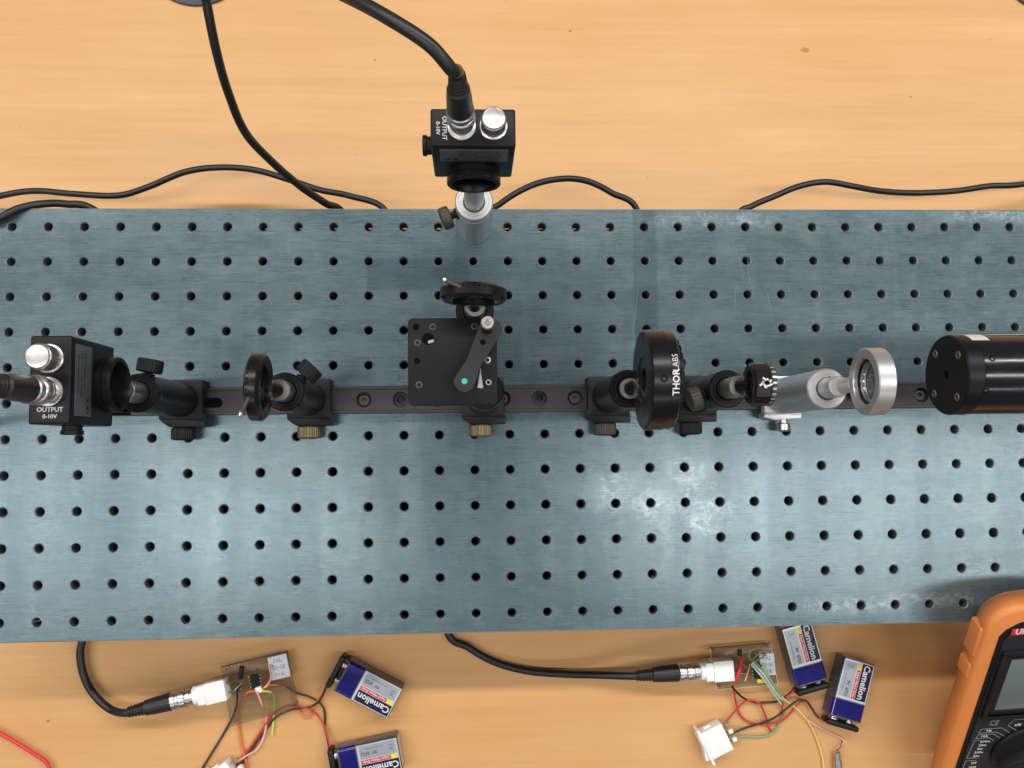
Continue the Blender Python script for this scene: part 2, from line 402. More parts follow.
# ================================================================ BREADBOARD
BX0, BX1, BY0, BY1, BT = -312.5, 587.5, -137.5, 162.5, 15.0
brd = thing('optical_breadboard', 'long blue-grey brushed metal breadboard with a grid of round holes, scratched and scuffed', 'breadboard', (137.5, 12.5, TZ))
def build_board():
    vs = []; fs = []; mi = []
    seg = 16
    def ring(cx, cy, r, z):
        i0 = len(vs)
        for k in range(seg):
            a = 2 * math.pi * (k + .5) / seg; vs.append((cx + r * math.cos(a), cy + r * math.sin(a), z))
        return list(range(i0, i0 + seg))
    def sq(cx, cy, h, z):
        i0 = len(vs)
        for k in range(seg):
            a = 2 * math.pi * (k + .5) / seg; c, s_ = math.cos(a), math.sin(a); m_ = max(abs(c), abs(s_))
            vs.append((cx + h * c / m_, cy + h * s_ / m_, z))
        return list(range(i0, i0 + seg))
    def corner_fill(cx, cy, h, z, sqr, flip):
        for q in range(4):
            k = q * 4 + 1; a = math.pi / 4 + q * math.pi / 2
            vs.append((cx + h * (1 if math.cos(a) > 0 else -1), cy + h * (1 if math.sin(a) > 0 else -1), z))
            f = [sqr[k], len(vs) - 1, sqr[(k + 1) % seg]]; fs.append(f[::-1] if flip else f); mi.append(0)
    def band(a, b, m_):
        for k in range(seg):
            k2 = (k + 1) % seg; fs.append([a[k], a[k2], b[k2], b[k]]); mi.append(m_)
    rnd = random.Random(3)
    for j in range(12):
        for i in range(-12, 24):
            cx, cy = i * 25.0, -(j - 6) * 25.0
            a = sq(cx, cy, 12.5, 0)
            corner_fill(cx, cy, 12.5, 0, a, False)
            r1 = 3.72 + rnd.uniform(-.10, .14)
            b = ring(cx, cy, r1, 0); c = ring(cx, cy, 3.05, -.55); d = ring(cx, cy, 3.05, -BT + .01); e = sq(cx, cy, 12.5, -BT)
            band(a, b, 0); band(b, c, 1); band(c, d, 2); band(d, e, 0)
    me_v = vs; mbb = MB(); bv = [mbb.bm.verts.new(v) for v in me_v]
    for f, m_ in zip(fs, mi):
        try: nf = mbb.bm.faces.new([bv[i] for i in f]); nf.material_index = m_
        except ValueError: pass
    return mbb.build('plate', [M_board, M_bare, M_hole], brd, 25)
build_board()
# worn bright edge strips round the plate
mb = MB()
for x0, y0, x1, y1 in ((BX0, BY0 - .35, BX1, BY0 - .35), (BX0, BY1 + .35, BX1, BY1 + .35)):
    mb.box(((x0 + x1) / 2, y0, -BT / 2), (x1 - x0, .7, BT), .3)
for x in (BX0 - .35, BX1 + .35): mb.box((x, (BY0 + BY1) / 2, -BT / 2), (.7, BY1 - BY0 - .02, BT), .3)
mb.build('bare_edge', M_bare, brd)
for x, y in ((-285, 130), (-285, -95), (150, 130), (150, -60), (560, 130), (560, -110)):
    MB().cyl((x, y, TZ), (x, y, -BT), 17, 2).build('foot', M_foot, brd)

def scratch(pts, wdt=.22):
    mb = MB(); mb.tube([(x, y, .0) for x, y in pts], wdt, 4, 4); return mb
SCR = [[(134, -2.2, 0), (128.7, -15.7, 0), (129.8, -30, 0), (135.2, -47.8, 0), (137.8, -58.4, 0)], [(146.5, 132.9, 0), (142.6, 88.8, 0), (140, 74.2, 0), (142.5, 52.4, 0)],
       [(213.3, 144, 0), (220.1, 123.9, 0), (223.1, 103.2, 0)], [(238.1, 106.9, 0), (241.3, 92.1, 0), (242.9, 73.7, 0)], [(216.7, 109.1, 0), (214.3, 81.2, 0)],
       [(149.7, -100.7, 0), (155.8, -113.4, 0)], [(-13.9, -57.4, 0), (0.1, -66.7, 0)], [(-280.6, -125, 0), (-259.4, -120.8, 0), (-240.7, -117.1, 0)], [(196.4, -50.1, 0), (196.7, -64.9, 0)],
       [(231.8, 97.3, 0), (227, 109.1, 0), (225.6, 132.9, 0)], [(66.4, 149.2, 0), (70.1, 155.8, 0)], [(135.5, -128.3, 0), (137.5, -133.2, 0)]]
for s_ in SCR:
    pts = [(q[0], q[1], -.06) for q in s_]
    if len(pts) == 2: pts = [pts[0], tuple((a + b) / 2 for a, b in zip(*pts)), pts[1]]
    mb = MB(); mb.tube(pts, [.06] + [.15] * (len(pts) - 2) + [.06], 4, 5); mb.build('scratch', M_scr, brd)
MB().box((137.5, 11.0, -BT - 2.2), (885, 282.6, 4.0), .5).build('hole_darkening_sheet', M_int, brd)  # unseen dark sheet added below so the holes read black

# ================================================================ RAIL
RY0, RY1, RH, RXA, RXB = 15.2, 34.4, 9.5, -236.0, 575.0
rail = thing('dovetail_rail', 'long dark grey metal rail with counterbored holes running along the breadboard', 'rail', (170, 24.8, 0))
def build_rail():
    # cross-section extruded in x; holes cut as cells on the top
    mb = MB(); cy = (RY0 + RY1) / 2; hw = (RY1 - RY0) / 2
    holes = []; x = -226.0
    k = -9
    xs = [-202, -176.5, -123, -98, -52, -26.5, -1, 24.5, 45, 70.7, 96, 121.5, 147, 172.5, 198, 223.5, 271, 296.5, 321.5, 346.5, 372, 397.5, 423, 474, 525]
    edges = [RXA]
    vs = []; fs = []
    seg = 16; cw = 9.0
    def quadz(x0, x1, y0, y1, z):
        i = len(vs); vs.extend([(x0, y0, z), (x1, y0, z), (x1, y1, z), (x0, y1, z)]); fs.append([i, i + 1, i + 2, i + 3])
    last = RXA
    for hx in xs + [None]:
        x0 = hx - cw if hx is not None else RXB
        if x0 > last: quadz(last, x0, RY0 + .8, RY1 - .8, RH)
        if hx is None: break
        rings = []
        h_y = hw - .8
        i0 = len(vs)
        for q in range(seg):
            a = 2 * math.pi * (q + .5) / seg; c, s_ = math.cos(a), math.sin(a); m_ = max(abs(c) / cw, abs(s_) / h_y)
            vs.append((hx + c / m_, cy + s_ / m_, RH))
        rings.append(list(range(i0, i0 + seg)))
        for sx in (1, -1):
            for sy in (1, -1):
                a = math.atan2(sy * math.sin(math.pi / 4), sx * math.cos(math.pi / 4))
                # nearest two border points around this corner
                ids = sorted(rings[0], key=lambda i_: (vs[i_][0] - (hx + sx * cw)) ** 2 + (vs[i_][1] - (cy + sy * h_y)) ** 2)[:2]
                vs.append((hx + sx * cw, cy + sy * h_y, RH)); fs.append([ids[0], len(vs) - 1, ids[1]])
        for r, z in ((5.5, RH), (5.2, RH - .4), (5.2, RH - 4.5), (3.2, RH - 4.5), (3.2, .6)):
            i0 = len(vs)
            for q in range(seg):
                a = 2 * math.pi * (q + .5) / seg; vs.append((hx + r * math.cos(a), cy + r * math.sin(a), z))
            rings.append(list(range(i0, i0 + seg)))
        for a_, b_ in zip(rings, rings[1:]):
            for q in range(seg):
                q2 = (q + 1) % seg; fs.append([a_[q], a_[q2], b_[q2], b_[q]])
        last = hx + cw
    mb._add(vs, fs)
    # flanks: chamfer, lip, dovetail undercut, foot
    for sgn, ye in ((1, RY1), (-1, RY0)):
        prof = [(ye - sgn * .8, RH), (ye - sgn * .25, RH - .25), (ye, RH - .8), (ye, RH - 2.2), (ye - sgn * 3, RH - 5.5), (ye - sgn * 3, 0)]
        v2 = []; f2 = []
        for xx in (RXA, RXB):
            v2 += [(xx, y_, z_) for y_, z_ in prof]
        n = len(prof)
        for q in range(n - 1): f2.append([q, q + 1, n + q + 1, n + q])
        mb._add(v2, f2)
    mb.box(((RXA + RXB) / 2, cy, .3), (RXB - RXA, RY1 - RY0 - 7, .6), 0)
    for xx in (RXA, RXB): mb.box((xx, cy, (RH - .1) / 2), (.4, RY1 - RY0 - 6.4, RH - .1), 0)
    mb.build('rail_bar', M_rail, rail, 30)
build_rail()
mb = MB()                                             # fine engraved lines along both edges of the rail's top
for yy in (RY0 + 2.4, RY1 - 2.4): mb.box(((RXA + RXB) / 2, yy, RH + .01), (RXB - RXA - 1, .35, .05), 0)
mb.build('edge_line', M_anog, rail)
for hx in (-202, -52, 96, 346.5, 198, 45):
    MB().lathe([(0, 0), (2.2, 0), (4.1, .4), (4.1, 3.0), (3.6, 3.5), (1.9, 3.5), (1.8, 1.6), (0, 1.6)], (hx, 24.8, RH - 6.5), (0, 0, 1), 20).build('bolt', M_stl if hx in (198,) else M_olive, rail)
# slot near the left end
mb = MB()
pts = []
for k in range(9): a = -math.pi / 2 + math.pi * k / 8; pts.append((-149 - 3.4 + 3.4 * math.cos(a), 24.8 - 1 + 3.4 * math.sin(a)))
for k in range(9): a = math.pi / 2 + math.pi * k / 8; pts.append((-185 + 3.4 * math.cos(a), 24.8 - 1 + 3.4 * math.sin(a)))
mb.prism(pts, RH + .0, RH + .12); mb.build('slot', M_int, rail)

# ================================================================ POST HOLDERS
def post_holder(x, y, label, body=M_ano, zt=95.0, r=11.6, thumb=None, knob=M_plast, on_rail=True, zb=22.0, group='post holders', screwknob=M_plast, jaw=M_ano):
    h = thing('post_holder', label, 'post holder', (x, y, 0), group)
    if on_rail:
        mb = MB()
        mb.box((x, 24.8 + .6, 17.0), (29, 27, 9.0), .7)
        mb.box((x, RY1 + 2.2, 10.0), (29, 4.0, 12.0), .5)
        c = mb.build('carrier', jaw, h)
        mb = MB()
        a = x - 15.5; b = x + 15.5
        mb.prism([(a, 13.2), (b, 13.2), (b, 7.0), (a + 6.5, 7.0), (a + 1, 11.0)], 4.5, 17.5, .4)
        mb.build('clamp_jaw', jaw, c)
        mb = MB(); mb.knurl((x - 1.5, 6.8, 10.5), (x - 1.5, -1.6, 10.5), 7.9, .35, 30, .8)
        mb.cyl((x - 1.5, 7.2, 10.5), (x - 1.5, 6.6, 10.5), 4, .1)
        mb.cyl((x - 1.5, -1.5, 10.5), (x - 1.5, -2.0, 10.5), 5.2, .2)
        mb.build('clamp_knob', knob, c)
        z0 = 21.5
    else:
        z0 = 0.0
        MB().cyl((x, y, 0), (x, y, 2.2), r + .2, .5, 48).build('base_plate', body, h)
        z0 = 2.2
    mb = MB()
    ri = 6.6
    mb.lathe([(0, z0), (r - .4, z0), (r, z0 + .4), (r, zt - 7.2), (r - .35, zt - 7.0), (r - .35, zt - 6.4), (r, zt - 6.2), (r, zt - .7), (r - .7, zt),
              (r - 2.2, zt), (r - 2.3, zt - .35), (r - 2.8, zt - .35), (r - 2.9, zt), (ri + .7, zt), (ri, zt - .8), (ri, z0 + 8), (0, z0 + 8)], (x, y, 0), (0, 0, 1), 56)
    tb = mb.build('tube', body, h, 28)
    if thumb is not None:
        ang, zz, R, out, th = thumb
        d = Vector((math.cos(math.radians(ang)), math.sin(math.radians(ang)), 0)); p = Vector((x, y, zz))
        mb = MB(); mb.cyl(p + d * (r - 1), p + d * (out - th / 2 + .2), 2.4, .2, 20); mb.cyl(p + d * (r - .6), p + d * (r + 1.0), 3.8, .3, 24); st = mb.build('thumbscrew', M_plast, h)
        mb = MB(); mb.knurl(p + d * (out - th / 2), p + d * (out + th / 2), R, .3, 26, .7); mb.build('grip', screwknob, st)
    return h
hA = post_holder(-173.5, 25.2, 'black post holder below the left detector, leftmost on the rail', thumb=(80, 85, 7.6, 17.2, 8.2), knob=M_plast)
hB = post_holder(-88, 25.2, 'black post holder with brass clamp knob under the iris left of the platform', thumb=(46, 85, 7.4, 18.0, 8.2), knob=M_brs)
hC = post_holder(31, 25.2, 'black post holder with brass clamp knob beneath the square black platform', knob=M_brs, thumb=(150, 84, 7, 17, 8))
hF = post_holder(118, 25.2, 'black post holder with worn clamp knob just left of the lettered disc', knob=M_olive, thumb=None)
hG = post_holder(179, 24.6, 'black post holder with olive thumbscrew between the lettered disc and the small ring', knob=M_plast, screwknob=M_olive, thumb=(197, 82, 7.6, 17.8, 7.5))
# silver holder on the rail with its own small clamp
hH = thing('post_holder', 'silver post holder on the rail between small black ring and silver ring', 'post holder', (241, 24.6, 0), 'post holders')
mb = MB(); mb.box((241, 25.4, 16.5), (27, 26, 8.0), .8); mb.box((241, RY1 + 2.2, 10.0), (27, 4.0, 11.0), .5)
cH = mb.build('carrier', M_alu, hH)
mb = MB(); mb.prism([(229, 12.8), (255, 12.8), (255, 8.5), (236, 7.5), (228, 9.8)], 4.5, 17, .5); mb.build('clamp_jaw', M_alu, cH)
mb = MB(); mb.cyl((244, 9, 11), (244, 2.6, 11), 3.0, .5, 24); mb.lathe([(0, 0), (3.6, 0), (4.4, .8), (4.4, 5), (3.4, 6), (1.9, 6), (1.7, 4), (0, 4)], (244, 5.6, 11), (0, -1, 0), 24)
mb.build('cap_screw', M_chr, cH)
MB().lathe([(0, 20.4), (12.2, 20.4), (12.6, 20.8), (12.6, 94.2), (11.8, 95), (7.2, 95), (6.6, 94.3), (6.6, 30), (0, 30)], (241, 24.2, 0), (0, 0, 1), 56).build('tube', M_alu, hH, 28)
mb = MB(); mb.lathe([(3.2, 0), (3.2, 3.2), (2.6, 3.8), (1.4, 3.8), (1.3, 2), (0, 2)], (241 + 12.2, 24.2, 80), (1, 0, 0), 18); mb.build('set_screw', M_chr, hH)
# holder of the upper detector, standing straight on the board
hE = post_holder(25.7, 149.7, 'silver post holder standing straight on the breadboard at its far edge', body=M_alu, zt=64, r=12.4, on_rail=False, thumb=(202, 52, 7.6, 20, 6.6), screwknob=M_olive)
# short black holder of the iris behind the platform
hD = post_holder(25.5, 73.5, 'black post holder under the iris at the far side of the square platform', zt=95, r=11.6, on_rail=False, thumb=None)

# ================================================================ DETECTORS
def bnc_plug(mb_metal, mb_boot, p, d):
    """metal BNC coupling then ribbed rubber boot along direction d; returns end point"""
    p = Vector(p); d = Vector(d).normalized()
    mb_metal.lathe([(0, 0), (6.1, 0), (6.4, .4), (6.4, 2.2), (5.6, 2.6), (5.6, 3.6), (7.1, 3.9), (7.3, 4.4), (7.3, 8.2), (6.9, 8.8), (6.3, 9.2), (6.3, 10.8), (7.1, 11.2), (7.1, 14.2), (6.5, 14.8), (0, 14.8)], p, d, 36)
    A = axis_matrix(p, d)
    q = p + d * 14.6
    prof = [(0, 0), (6.3, 0), (6.7, .6), (6.5, 6), (6.2, 14), (5.6, 20)]
    h = 20
    for k in range(5): prof += [(5.0 - k * .2, h + .5), (4.4 - k * .2, h + 1.2), (4.4 - k * .2, h + 1.9), (4.9 - k * .2, h + 2.4)]; h += 2.5
    prof += [(3.6, h + .5), (0, h + .5)]
    mb_boot.lathe(prof, q, d, 28)
    return q + d * (h - 2)

def detector(px, py, rot, x0, label, post_mat, zpost, dyc=0.0):
    """photodetector in a frame whose +x is the beam-facing side; body from x0 to x0+20"""
    A = T(px, py, 0) @ RZ(rot)
    t = thing('photodetector', label, 'detector', (px, py, zpost), 'photodetectors')
    A0 = A; A = A @ T(0, dyc, 0)
    bx = x0 + 10.2; W = 44.5; zt = 172; zb = 121
    b = MB(A); b.box((bx, 1.8, (zt + zb) / 2), (20.4, W, zt - zb), 1.2, 3); body = b.build('housing', M_box, t)
    xf = x0 + 20.4
    MB(A).lathe([(13.4, 0), (14.6, 0), (15.0, .4), (15.0, 3.4), (14.5, 3.6), (14.5, 4.0), (15.3, 4.4), (15.3, 7.6), (14.8, 8.2), (12.9, 8.2), (12.6, 7.6), (12.6, 1.0), (0, 1.0)], (xf - .6, 1.8 + .3, 130.5), (1, 0, 0), 48).build('lens_tube', M_ano, t, 28)
    MB(A).cyl((xf - .2, 2.1, 130.5), (xf + .7, 2.1, 130.5), 6, .2).build('sensor', M_int, t)
    mb = MB(A); mb.box((xf + .12, 2.2, 158.5), (.35, 36.5, 18.5), .12); lb = mb.build('label_plate', M_lbl, body)
    mb = MB(A @ T(xf + .33, 2.2, 158.5) @ RY(90) @ RZ(0))
    # print on the plate: lines run along y, text turned with its top towards the top of the box
    F = A @ T(xf + .33, 2.2, 158.5) @ Matrix(((0, 0, 1, 0), (1, 0, 0, 0), (0, 1, 0, 0), (0, 0, 0, 1)))
    mb = MB(F)
    for k, ln in enumerate(('PHOTODETECTOR', 'SERIAL NO  0-10 V  DC', '+/- 12 V  MADE IN USA')):
        m2 = MB(F @ T(3, 6.0 - k * 3.6, 0)); m2.text(ln, 2.3, 0, .03, res=1); m2.bm.to_mesh(tmp := bpy.data.meshes.new('t')); mb.bm.from_mesh(tmp); bpy.data.meshes.remove(tmp); m2.bm.free()
    for yy in (-15, -10):
        m2 = MB(F @ T(yy, -5.2, 0)); m2.text('CE' if yy == -15 else 'X', 3.6, .05, .03, res=1); m2.bm.to_mesh(tmp := bpy.data.meshes.new('t')); mb.bm.from_mesh(tmp); bpy.data.meshes.remove(tmp); m2.bm.free()
    mb.build('print', M_int, lb)
    # dial with its flange, on top
    dx, dy = x0 + 10.4, 12.3
    MB(A).lathe([(0, 0), (7.2, 0), (7.3, .5), (7.3, 2.6), (6.6, 3.0), (0, 3.0)], (dx, dy, zt), (0, 0, 1), 36).build('flange', M_chr, t)
    mb = MB(A); mb.knurl((dx, dy, zt + 2.8), (dx, dy, zt + 13.0), 6.5, .22, 40, .4); dl = mb.build('dial', M_olive if False else M_stl, t)
    MB(A).lathe([(0, 0), (5.6, 0), (5.9, .2), (5.6, .6), (5.2, .45), (2.0, .45), (0, .3)], (dx, dy, zt + 13.0), (0, 0, 1), 36).build('cap', M_chr, dl)
    # BNC socket
    sx, sy = x0 + 10.2, -4.2
    MB(A).lathe([(0, 0), (7.2, 0), (7.3, .4), (7.3, 1.8), (5.4, 2.2), (5.2, 6.5), (0, 6.5)], (sx, sy, zt), (0, 0, 1), 36).build('socket', M_chr, t)
    # text on top: reads along +x, below the BNC
    mb = MB(A @ T(x0 + 10.6, -13.2, zt + .02)); mb.text('OUTPUT', 3.25, .06, .05); mb.build('print', M_prt, body)
    mb = MB(A @ T(x0 + 10.6, -16.6, zt + .02)); mb.text('0-10V', 2.9, .06, .05); mb.build('print', M_prt, body)
    # side connector on the lower side
    MB(A).lathe([(0, 0), (4.6, 0), (4.9, .4), (4.9, 2.6), (5.6, 2.9), (5.6, 4.6), (5.2, 5.0), (0, 5.0)], (x0 + 13.5, 1.8 - W / 2, 154), (0, -1, 0), 28).build('power_socket', M_plast, t)
    # post
    mb = MB(A0); mb.cyl((0, 0, zpost), (0, 0, 116.4), 6.35, .5, 40); mb.build('post', post_mat, t)
    return A @ Vector((sx, sy, zt + 5.5))
endA = detector(-173.5, 25.2, 0, -23.8, 'black photodetector box left of the others on the rail, facing right', M_stl, 60)
endE = detector(25.7, 149.7, -90, -18.0, 'black photodetector box on the silver holder at the far edge of the board', M_alu, 30, -2.4)

# ================================================================ SIGNAL CABLES
def cable_thing(label, path, r, plug_at=None, plug_dir=None, group='black cables', plug_label=None):
    t = thing('signal_cable' if plug_at is not None else 'cable', label, 'cable', path[-1] if plug_at is None else tuple(plug_at), group)
    if plug_at is not None:
        a, b = MB(), MB(); e = bnc_plug(a, b, plug_at, plug_dir)
        a.build('coupling', M_chr, t, 28); b.build('boot', M_rub, t, 28)
        path = [tuple(e - Vector(plug_dir).normalized() * 1.5), tuple(e + Vector(plug_dir).normalized() * 5)] + list(path)
    MB().tube(path, r, 14, 10).build('jacket', M_rub, t)
    return t
# left detector: rises from the box and bends away to the left
cable_thing('black signal cable plugged into the left detector, running out at the left edge', [(-196, 20, 240), (-222, 15, 240), (-262, 12, 205), (-310, 10, 120), (-345, 5, 10), (-372, 0, -60), (-400, 0, -77), (-460, 0, -77)], 2.9, endA, (-.05, 0, 1))
# far detector: rises and sweeps up and left
cable_thing('thick black signal cable plugged into the far detector, sweeping away to the upper left',
            [(15.6, 159.2, 236), (5.4, 167.7, 243), (-13.7, 181.7, 240), (-33.1, 197.7, 228), (-64.1, 225.5, 200), (-116.4, 295.7, 120), (-170, 430, -40), (-210, 470, -76), (-300, 520, -77)], 3.25, endE, (-.03, .10, 1))
# cable arching from the far side down behind the board
cable_thing('black cable hanging diagonally over the table and down behind the far board edge',
            [(-160, 560, -77), (-150, 500, -60), (-140, 400, 90), (-124.9, 259.4, 150), (-123.4, 242.1, 140), (-123.5, 222.8, 120), (-123.5, 208.4, 95), (-121, 194.8, 65), (-110.9, 185.1, 40), (-96.9, 176.7, 10), (-83.1, 170.9, -12), (-71.3, 166.2, -30), (-52, 120, -40), (-50, 80, -72), (-40, 0, -77)], 2.75)
cable_thing('black cable wavering along the far left board edge, ducking under near the diagonal cable',
            [(-480, 180, -74), (-386.4, 177.3, -60), (-337.3, 187.6, -52), (-310.2, 191, -50), (-279.2, 188.1, -48), (-246.9, 187, -48), (-223.6, 193.1, -46), (-195.3, 204.3, -44), (-168.2, 207.3, -42), (-141.7, 205.4, -42), (-115.1, 197.6, -42), (-92.2, 189.9, -42), (-69.3, 185.2, -42), (-42.5, 174.2, -42), (-35, 140, -50), (-20, 100, -74), (0, 60, -77.5)], 2.4)
cable_thing('short black cable loop lying over the far left corner of the breadboard',
            [(-400, 60, -77), (-381.2, 138.1, -60), (-334.1, 145.8, -10), (-306, 154.8, 4), (-295, 162.1, 2), (-281.6, 167.5, -4), (-268.7, 169.8, -12), (-251.6, 167.3, -20), (-225, 140, -45), (-200, 100, -74), (-180, 40, -77)], 2.75)
cable_thing('black cable humping out behind the far board edge right of the silver holder',
            [(40, 60, -77), (38, 120, -60), (30.6, 164.4, -40), (46.1, 177.4, -36), (61.5, 187, -34), (78.6, 194.1, -34), (98.7, 196.9, -34), (115.7, 194.2, -34), (132.6, 185.6, -34), (152.2, 172.8, -36), (160, 130, -55), (180, 80, -77)], 2.4)
cable_thing('black cable curving along the far right board edge and out of the photo',
            [(200, 60, -77), (205, 120, -60), (231.5, 168.8, -44), (244.8, 177.9, -42), (262.7, 185.3, -40), (282.2, 192.8, -38), (303.1, 196.1, -38), (324.8, 193.5, -40), (350.3, 191.4, -46), (381, 191.1, -50), (414.2, 192.8, -50), (443.5, 197, -50), (471.9, 198.7, -50), (560, 215, -60), (640, 230, -77)], 2.4)

# ================================================================ OPTICS ON POSTS
def opt_post(t, x, y, mat, z0=60, z1=112, r=6.35):
    MB().cyl((x, y, z0), (x, y, z1), r, .5, 40).build('post', mat, t)
AX = 132.0
def adjustable_iris(x, y, rot, label, hx, hy_, thick=8.0):
    """iris diaphragm: ring with its opening along local x, lever on the rim"""
    A = T(x, y, 0) @ RZ(rot)
    t = thing('iris_diaphragm', label, 'iris', (x, y, 60), 'iris diaphragms')
    h = thick / 2
    MB(A).lathe([(12.5, -h), (17.4, -h), (18.3, -h + .8), (18.8, -h + 1.2), (18.8, h - 1.6), (18.0, h - .8), (17.2, h), (13.4, h), (12.4, h - 1.4), (12.4, -h + .6), (12.5, -h)], (0, 0, AX), (1, 0, 0), 56).build('ring', M_anog, t, 28)
    # leaves: overlapping blades closing down to a small pupil
    for k in range(8):
        a = k * 45
        M2 = A @ T(.6 + .1 * k - .4, 0, AX) @ RX(a)
        b = MB(M2 @ RY(90)); pts = [(3.0 * math.cos(q), 3.0 * math.sin(q)) for q in (0, .4, .8)] + [(12.4 * math.cos(q), 12.4 * math.sin(q)) for q in (1.4, 1.0, .5, 0, -.3)]
        b.prism(pts, -.05, .05); b.build('blade', M_ano, t)
    # graduation marks on the rim
    mb = MB(A)
    for k in range(7):
        a = math.radians(62 + k * 9)
        mb.box((-h + 1.9, 18.75 * math.cos(a), AX + 18.75 * math.sin(a)), (1.0, .9, .5), .1, 1, RX(math.degrees(a) - 90))
    mb.build('stop_notch', M_int, t)
    mb = MB(A); mb.cyl((-h + 3.4, -6.5, AX + 17.0), (-h - .2, -14.5, AX + 16.0), 1.15, .3, 20); lv = mb.build('lever', M_olive, t)
    mb = MB(A); mb.cyl((-h - .2, -14.5, AX + 16.0), (-h - 1.2, -16.6, AX + 15.7), 1.5, .4, 20); mb.build('lever_tip', M_chr, lv)
    mb = MB(); mb.cyl((hx, hy_, 105), tuple(A @ Vector((0, 0, AX - 17.6))), 4.6, .3, 32); mb.build('collar', M_ano, t)
    mb = MB(); mb.cyl((hx, hy_, 60), (hx, hy_, 109.5), 6.35, .5, 40); mb.build('post', M_stl, t)
    return t
adjustable_iris(-94, 25.4, -2, 'thin black iris ring with silver lever on the post left of the square platform', -88, 25.2)
adjustable_iris(24.6, 76.5, -92, 'thin black iris ring with silver lever, seen edge-on beyond the square platform', 25.5, 73.5)

# square platform with clamping arm
pl = thing('prism_platform', 'square black platform with a slotted clamping arm and screws, at the middle of the rail', 'platform mount', (31, 25.2, 60))
PZ = 122.0; mb = MB()
def rrect(x0, y0, x1, y1, r, n=5):
    pts = []
    for cx, cy, a0 in ((x1 - r, y1 - r, 0), (x0 + r, y1 - r, 90), (x0 + r, y0 + r, 180), (x1 - r, y0 + r, 270)):
        for k in range(n + 1):
            a = math.radians(a0 + 90 * k / n); pts.append((cx + r * math.cos(a), cy + r * math.sin(a)))
    return pts
QX0, QY0, QX1, QY1 = -12.9, 15.0, 37.9, 64.9
mb.prism(rrect(QX0, QY0, QX1, QY1, 3.2), PZ - 7, PZ, .5); plate = mb.build('plate', M_plt, pl)
mb = MB(); mb.prism(rrect(QX0 + 2, QY0 + 2, QX1 - 2, QY1 - 2, 3), PZ - 17.5, PZ - 9.5, .4); mb.build('lower_plate', M_ano, pl)
mb = MB()
for q in ((-8, 60), (33, 60), (-8, 20)): mb.cyl((q[0], q[1], PZ - 9.8), (q[0], q[1], PZ - 6.8), 2.6, .1, 20)
mb.build('spacer', M_stl, pl)
opt_post(pl, 31, 25.2, M_stl, 60, PZ - 17.3)
def sock(x, y, z, r, mat, par, name='socket_screw', hgt=.35):
    MB().lathe([(0, -.6), (r, -.6), (r, hgt * .6), (r - .3, hgt), (r * .55, hgt), (r * .5, -.4), (0, -.4)], (x, y, z), (0, 0, 1), 24).build(name, mat, par)
for u_ in ((1.4, 59.7, 122), (-7.4, 50.6, 122), (-6.6, 26.6, 122), (25.1, 59.9, 122)): sock(u_[0], u_[1], PZ + .02, 2.0, M_olive, plate)
for u_ in ((-8.2, 59.8, 122), (-7.7, 40.3, 122), (29.6, 50.9, 122)): MB().cyl((u_[0], u_[1], PZ - .3), (u_[0], u_[1], PZ + .06), 1.9, .05, 20).build('tapped_hole', M_int, plate)
u_ = (-1.4, 52.8, 122)
MB().lathe([(0, 0), (3.4, 0), (3.4, .08), (0, .08)], (u_[0], u_[1], PZ), (0, 0, 1), 24).build('through_hole', M_int, plate)
MB().box((u_[0] + 1.6, u_[1] - 1.4, PZ + .16), (3.4, 1.7, .2), .1, 1, RZ(20)).build('glint_pin', M_chr, plate)
u_ = (32.8, 27.7, 122); sock(u_[0], u_[1], PZ + .1, 1.9, M_chr, plate, hgt=.9)
u_ = (32.4, 40.5, 122); sock(u_[0], u_[1], PZ + .1, 1.9, M_turq if False else M_alu, plate, hgt=.4)
# arm (tapered, over the plate)
pa = Vector((19.3, 27.5, 132)); pb = Vector((33.8, 56.4, 132)); az = 130.0
arm = []
dv = (pb - pa); dv.z = 0; base_a = math.degrees(math.atan2(dv.y, dv.x)); R1, R2 = 5.9, 6.6
for k in range(13): a = math.radians(base_a + 100 + 160 * k / 12); arm.append((pa.x + R1 * math.cos(a), pa.y + R1 * math.sin(a)))
arm.append((pa.x * .65 + pb.x * .35 + 4.2 * math.cos(math.radians(base_a - 90)), pa.y * .65 + pb.y * .35 + 4.2 * math.sin(math.radians(base_a - 90))))
for k in range(13): a = math.radians(base_a - 80 + 160 * k / 12); arm.append((pb.x + R2 * math.cos(a), pb.y + R2 * math.sin(a)))
arm.append((pa.x * .65 + pb.x * .35 + 4.2 * math.cos(math.radians(base_a + 90)), pa.y * .65 + pb.y * .35 + 4.2 * math.sin(math.radians(base_a + 90))))
mb = MB(); mb.prism(arm, az, az + 4.2, .7); arm_o = mb.build('clamp_arm', M_arm, pl)
mb = MB(); mb.cyl((pa.x, pa.y, az + 4.0), (pa.x, pa.y, az + 4.7), 1.7, .15, 24); mb.build('painted_tip', M_turq, arm_o)
mb = MB(); mb.cyl((pa.x, pa.y, PZ + .1), (pa.x, pa.y, az + .2), 3.0, .3, 24); mb.build('foot', M_ano, arm_o)
sx_, sy_ = (31.9, 56.6, 158)[:2]
mb = MB(); mb.cyl((sx_, sy_, PZ), (sx_, sy_, 156), 2.6, .2, 24)
for k in range(24): mb.lathe([(2.4, 0), (3.0, .45), (2.4, .9)], (sx_, sy_, az + 4.2 + k * .9), (0, 0, 1), 20)
rod = mb.build('threaded_rod', M_ano, pl)
MB().lathe([(2.5, 0), (3.4, .1), (3.6, .4), (3.6, 3.4), (3.2, 3.9), (1.9, 3.9), (1.7, 1.6), (0, 1.6)], (sx_, sy_, 156), (0, 0, 1), 28).build('screw_head', M_chr, rod)
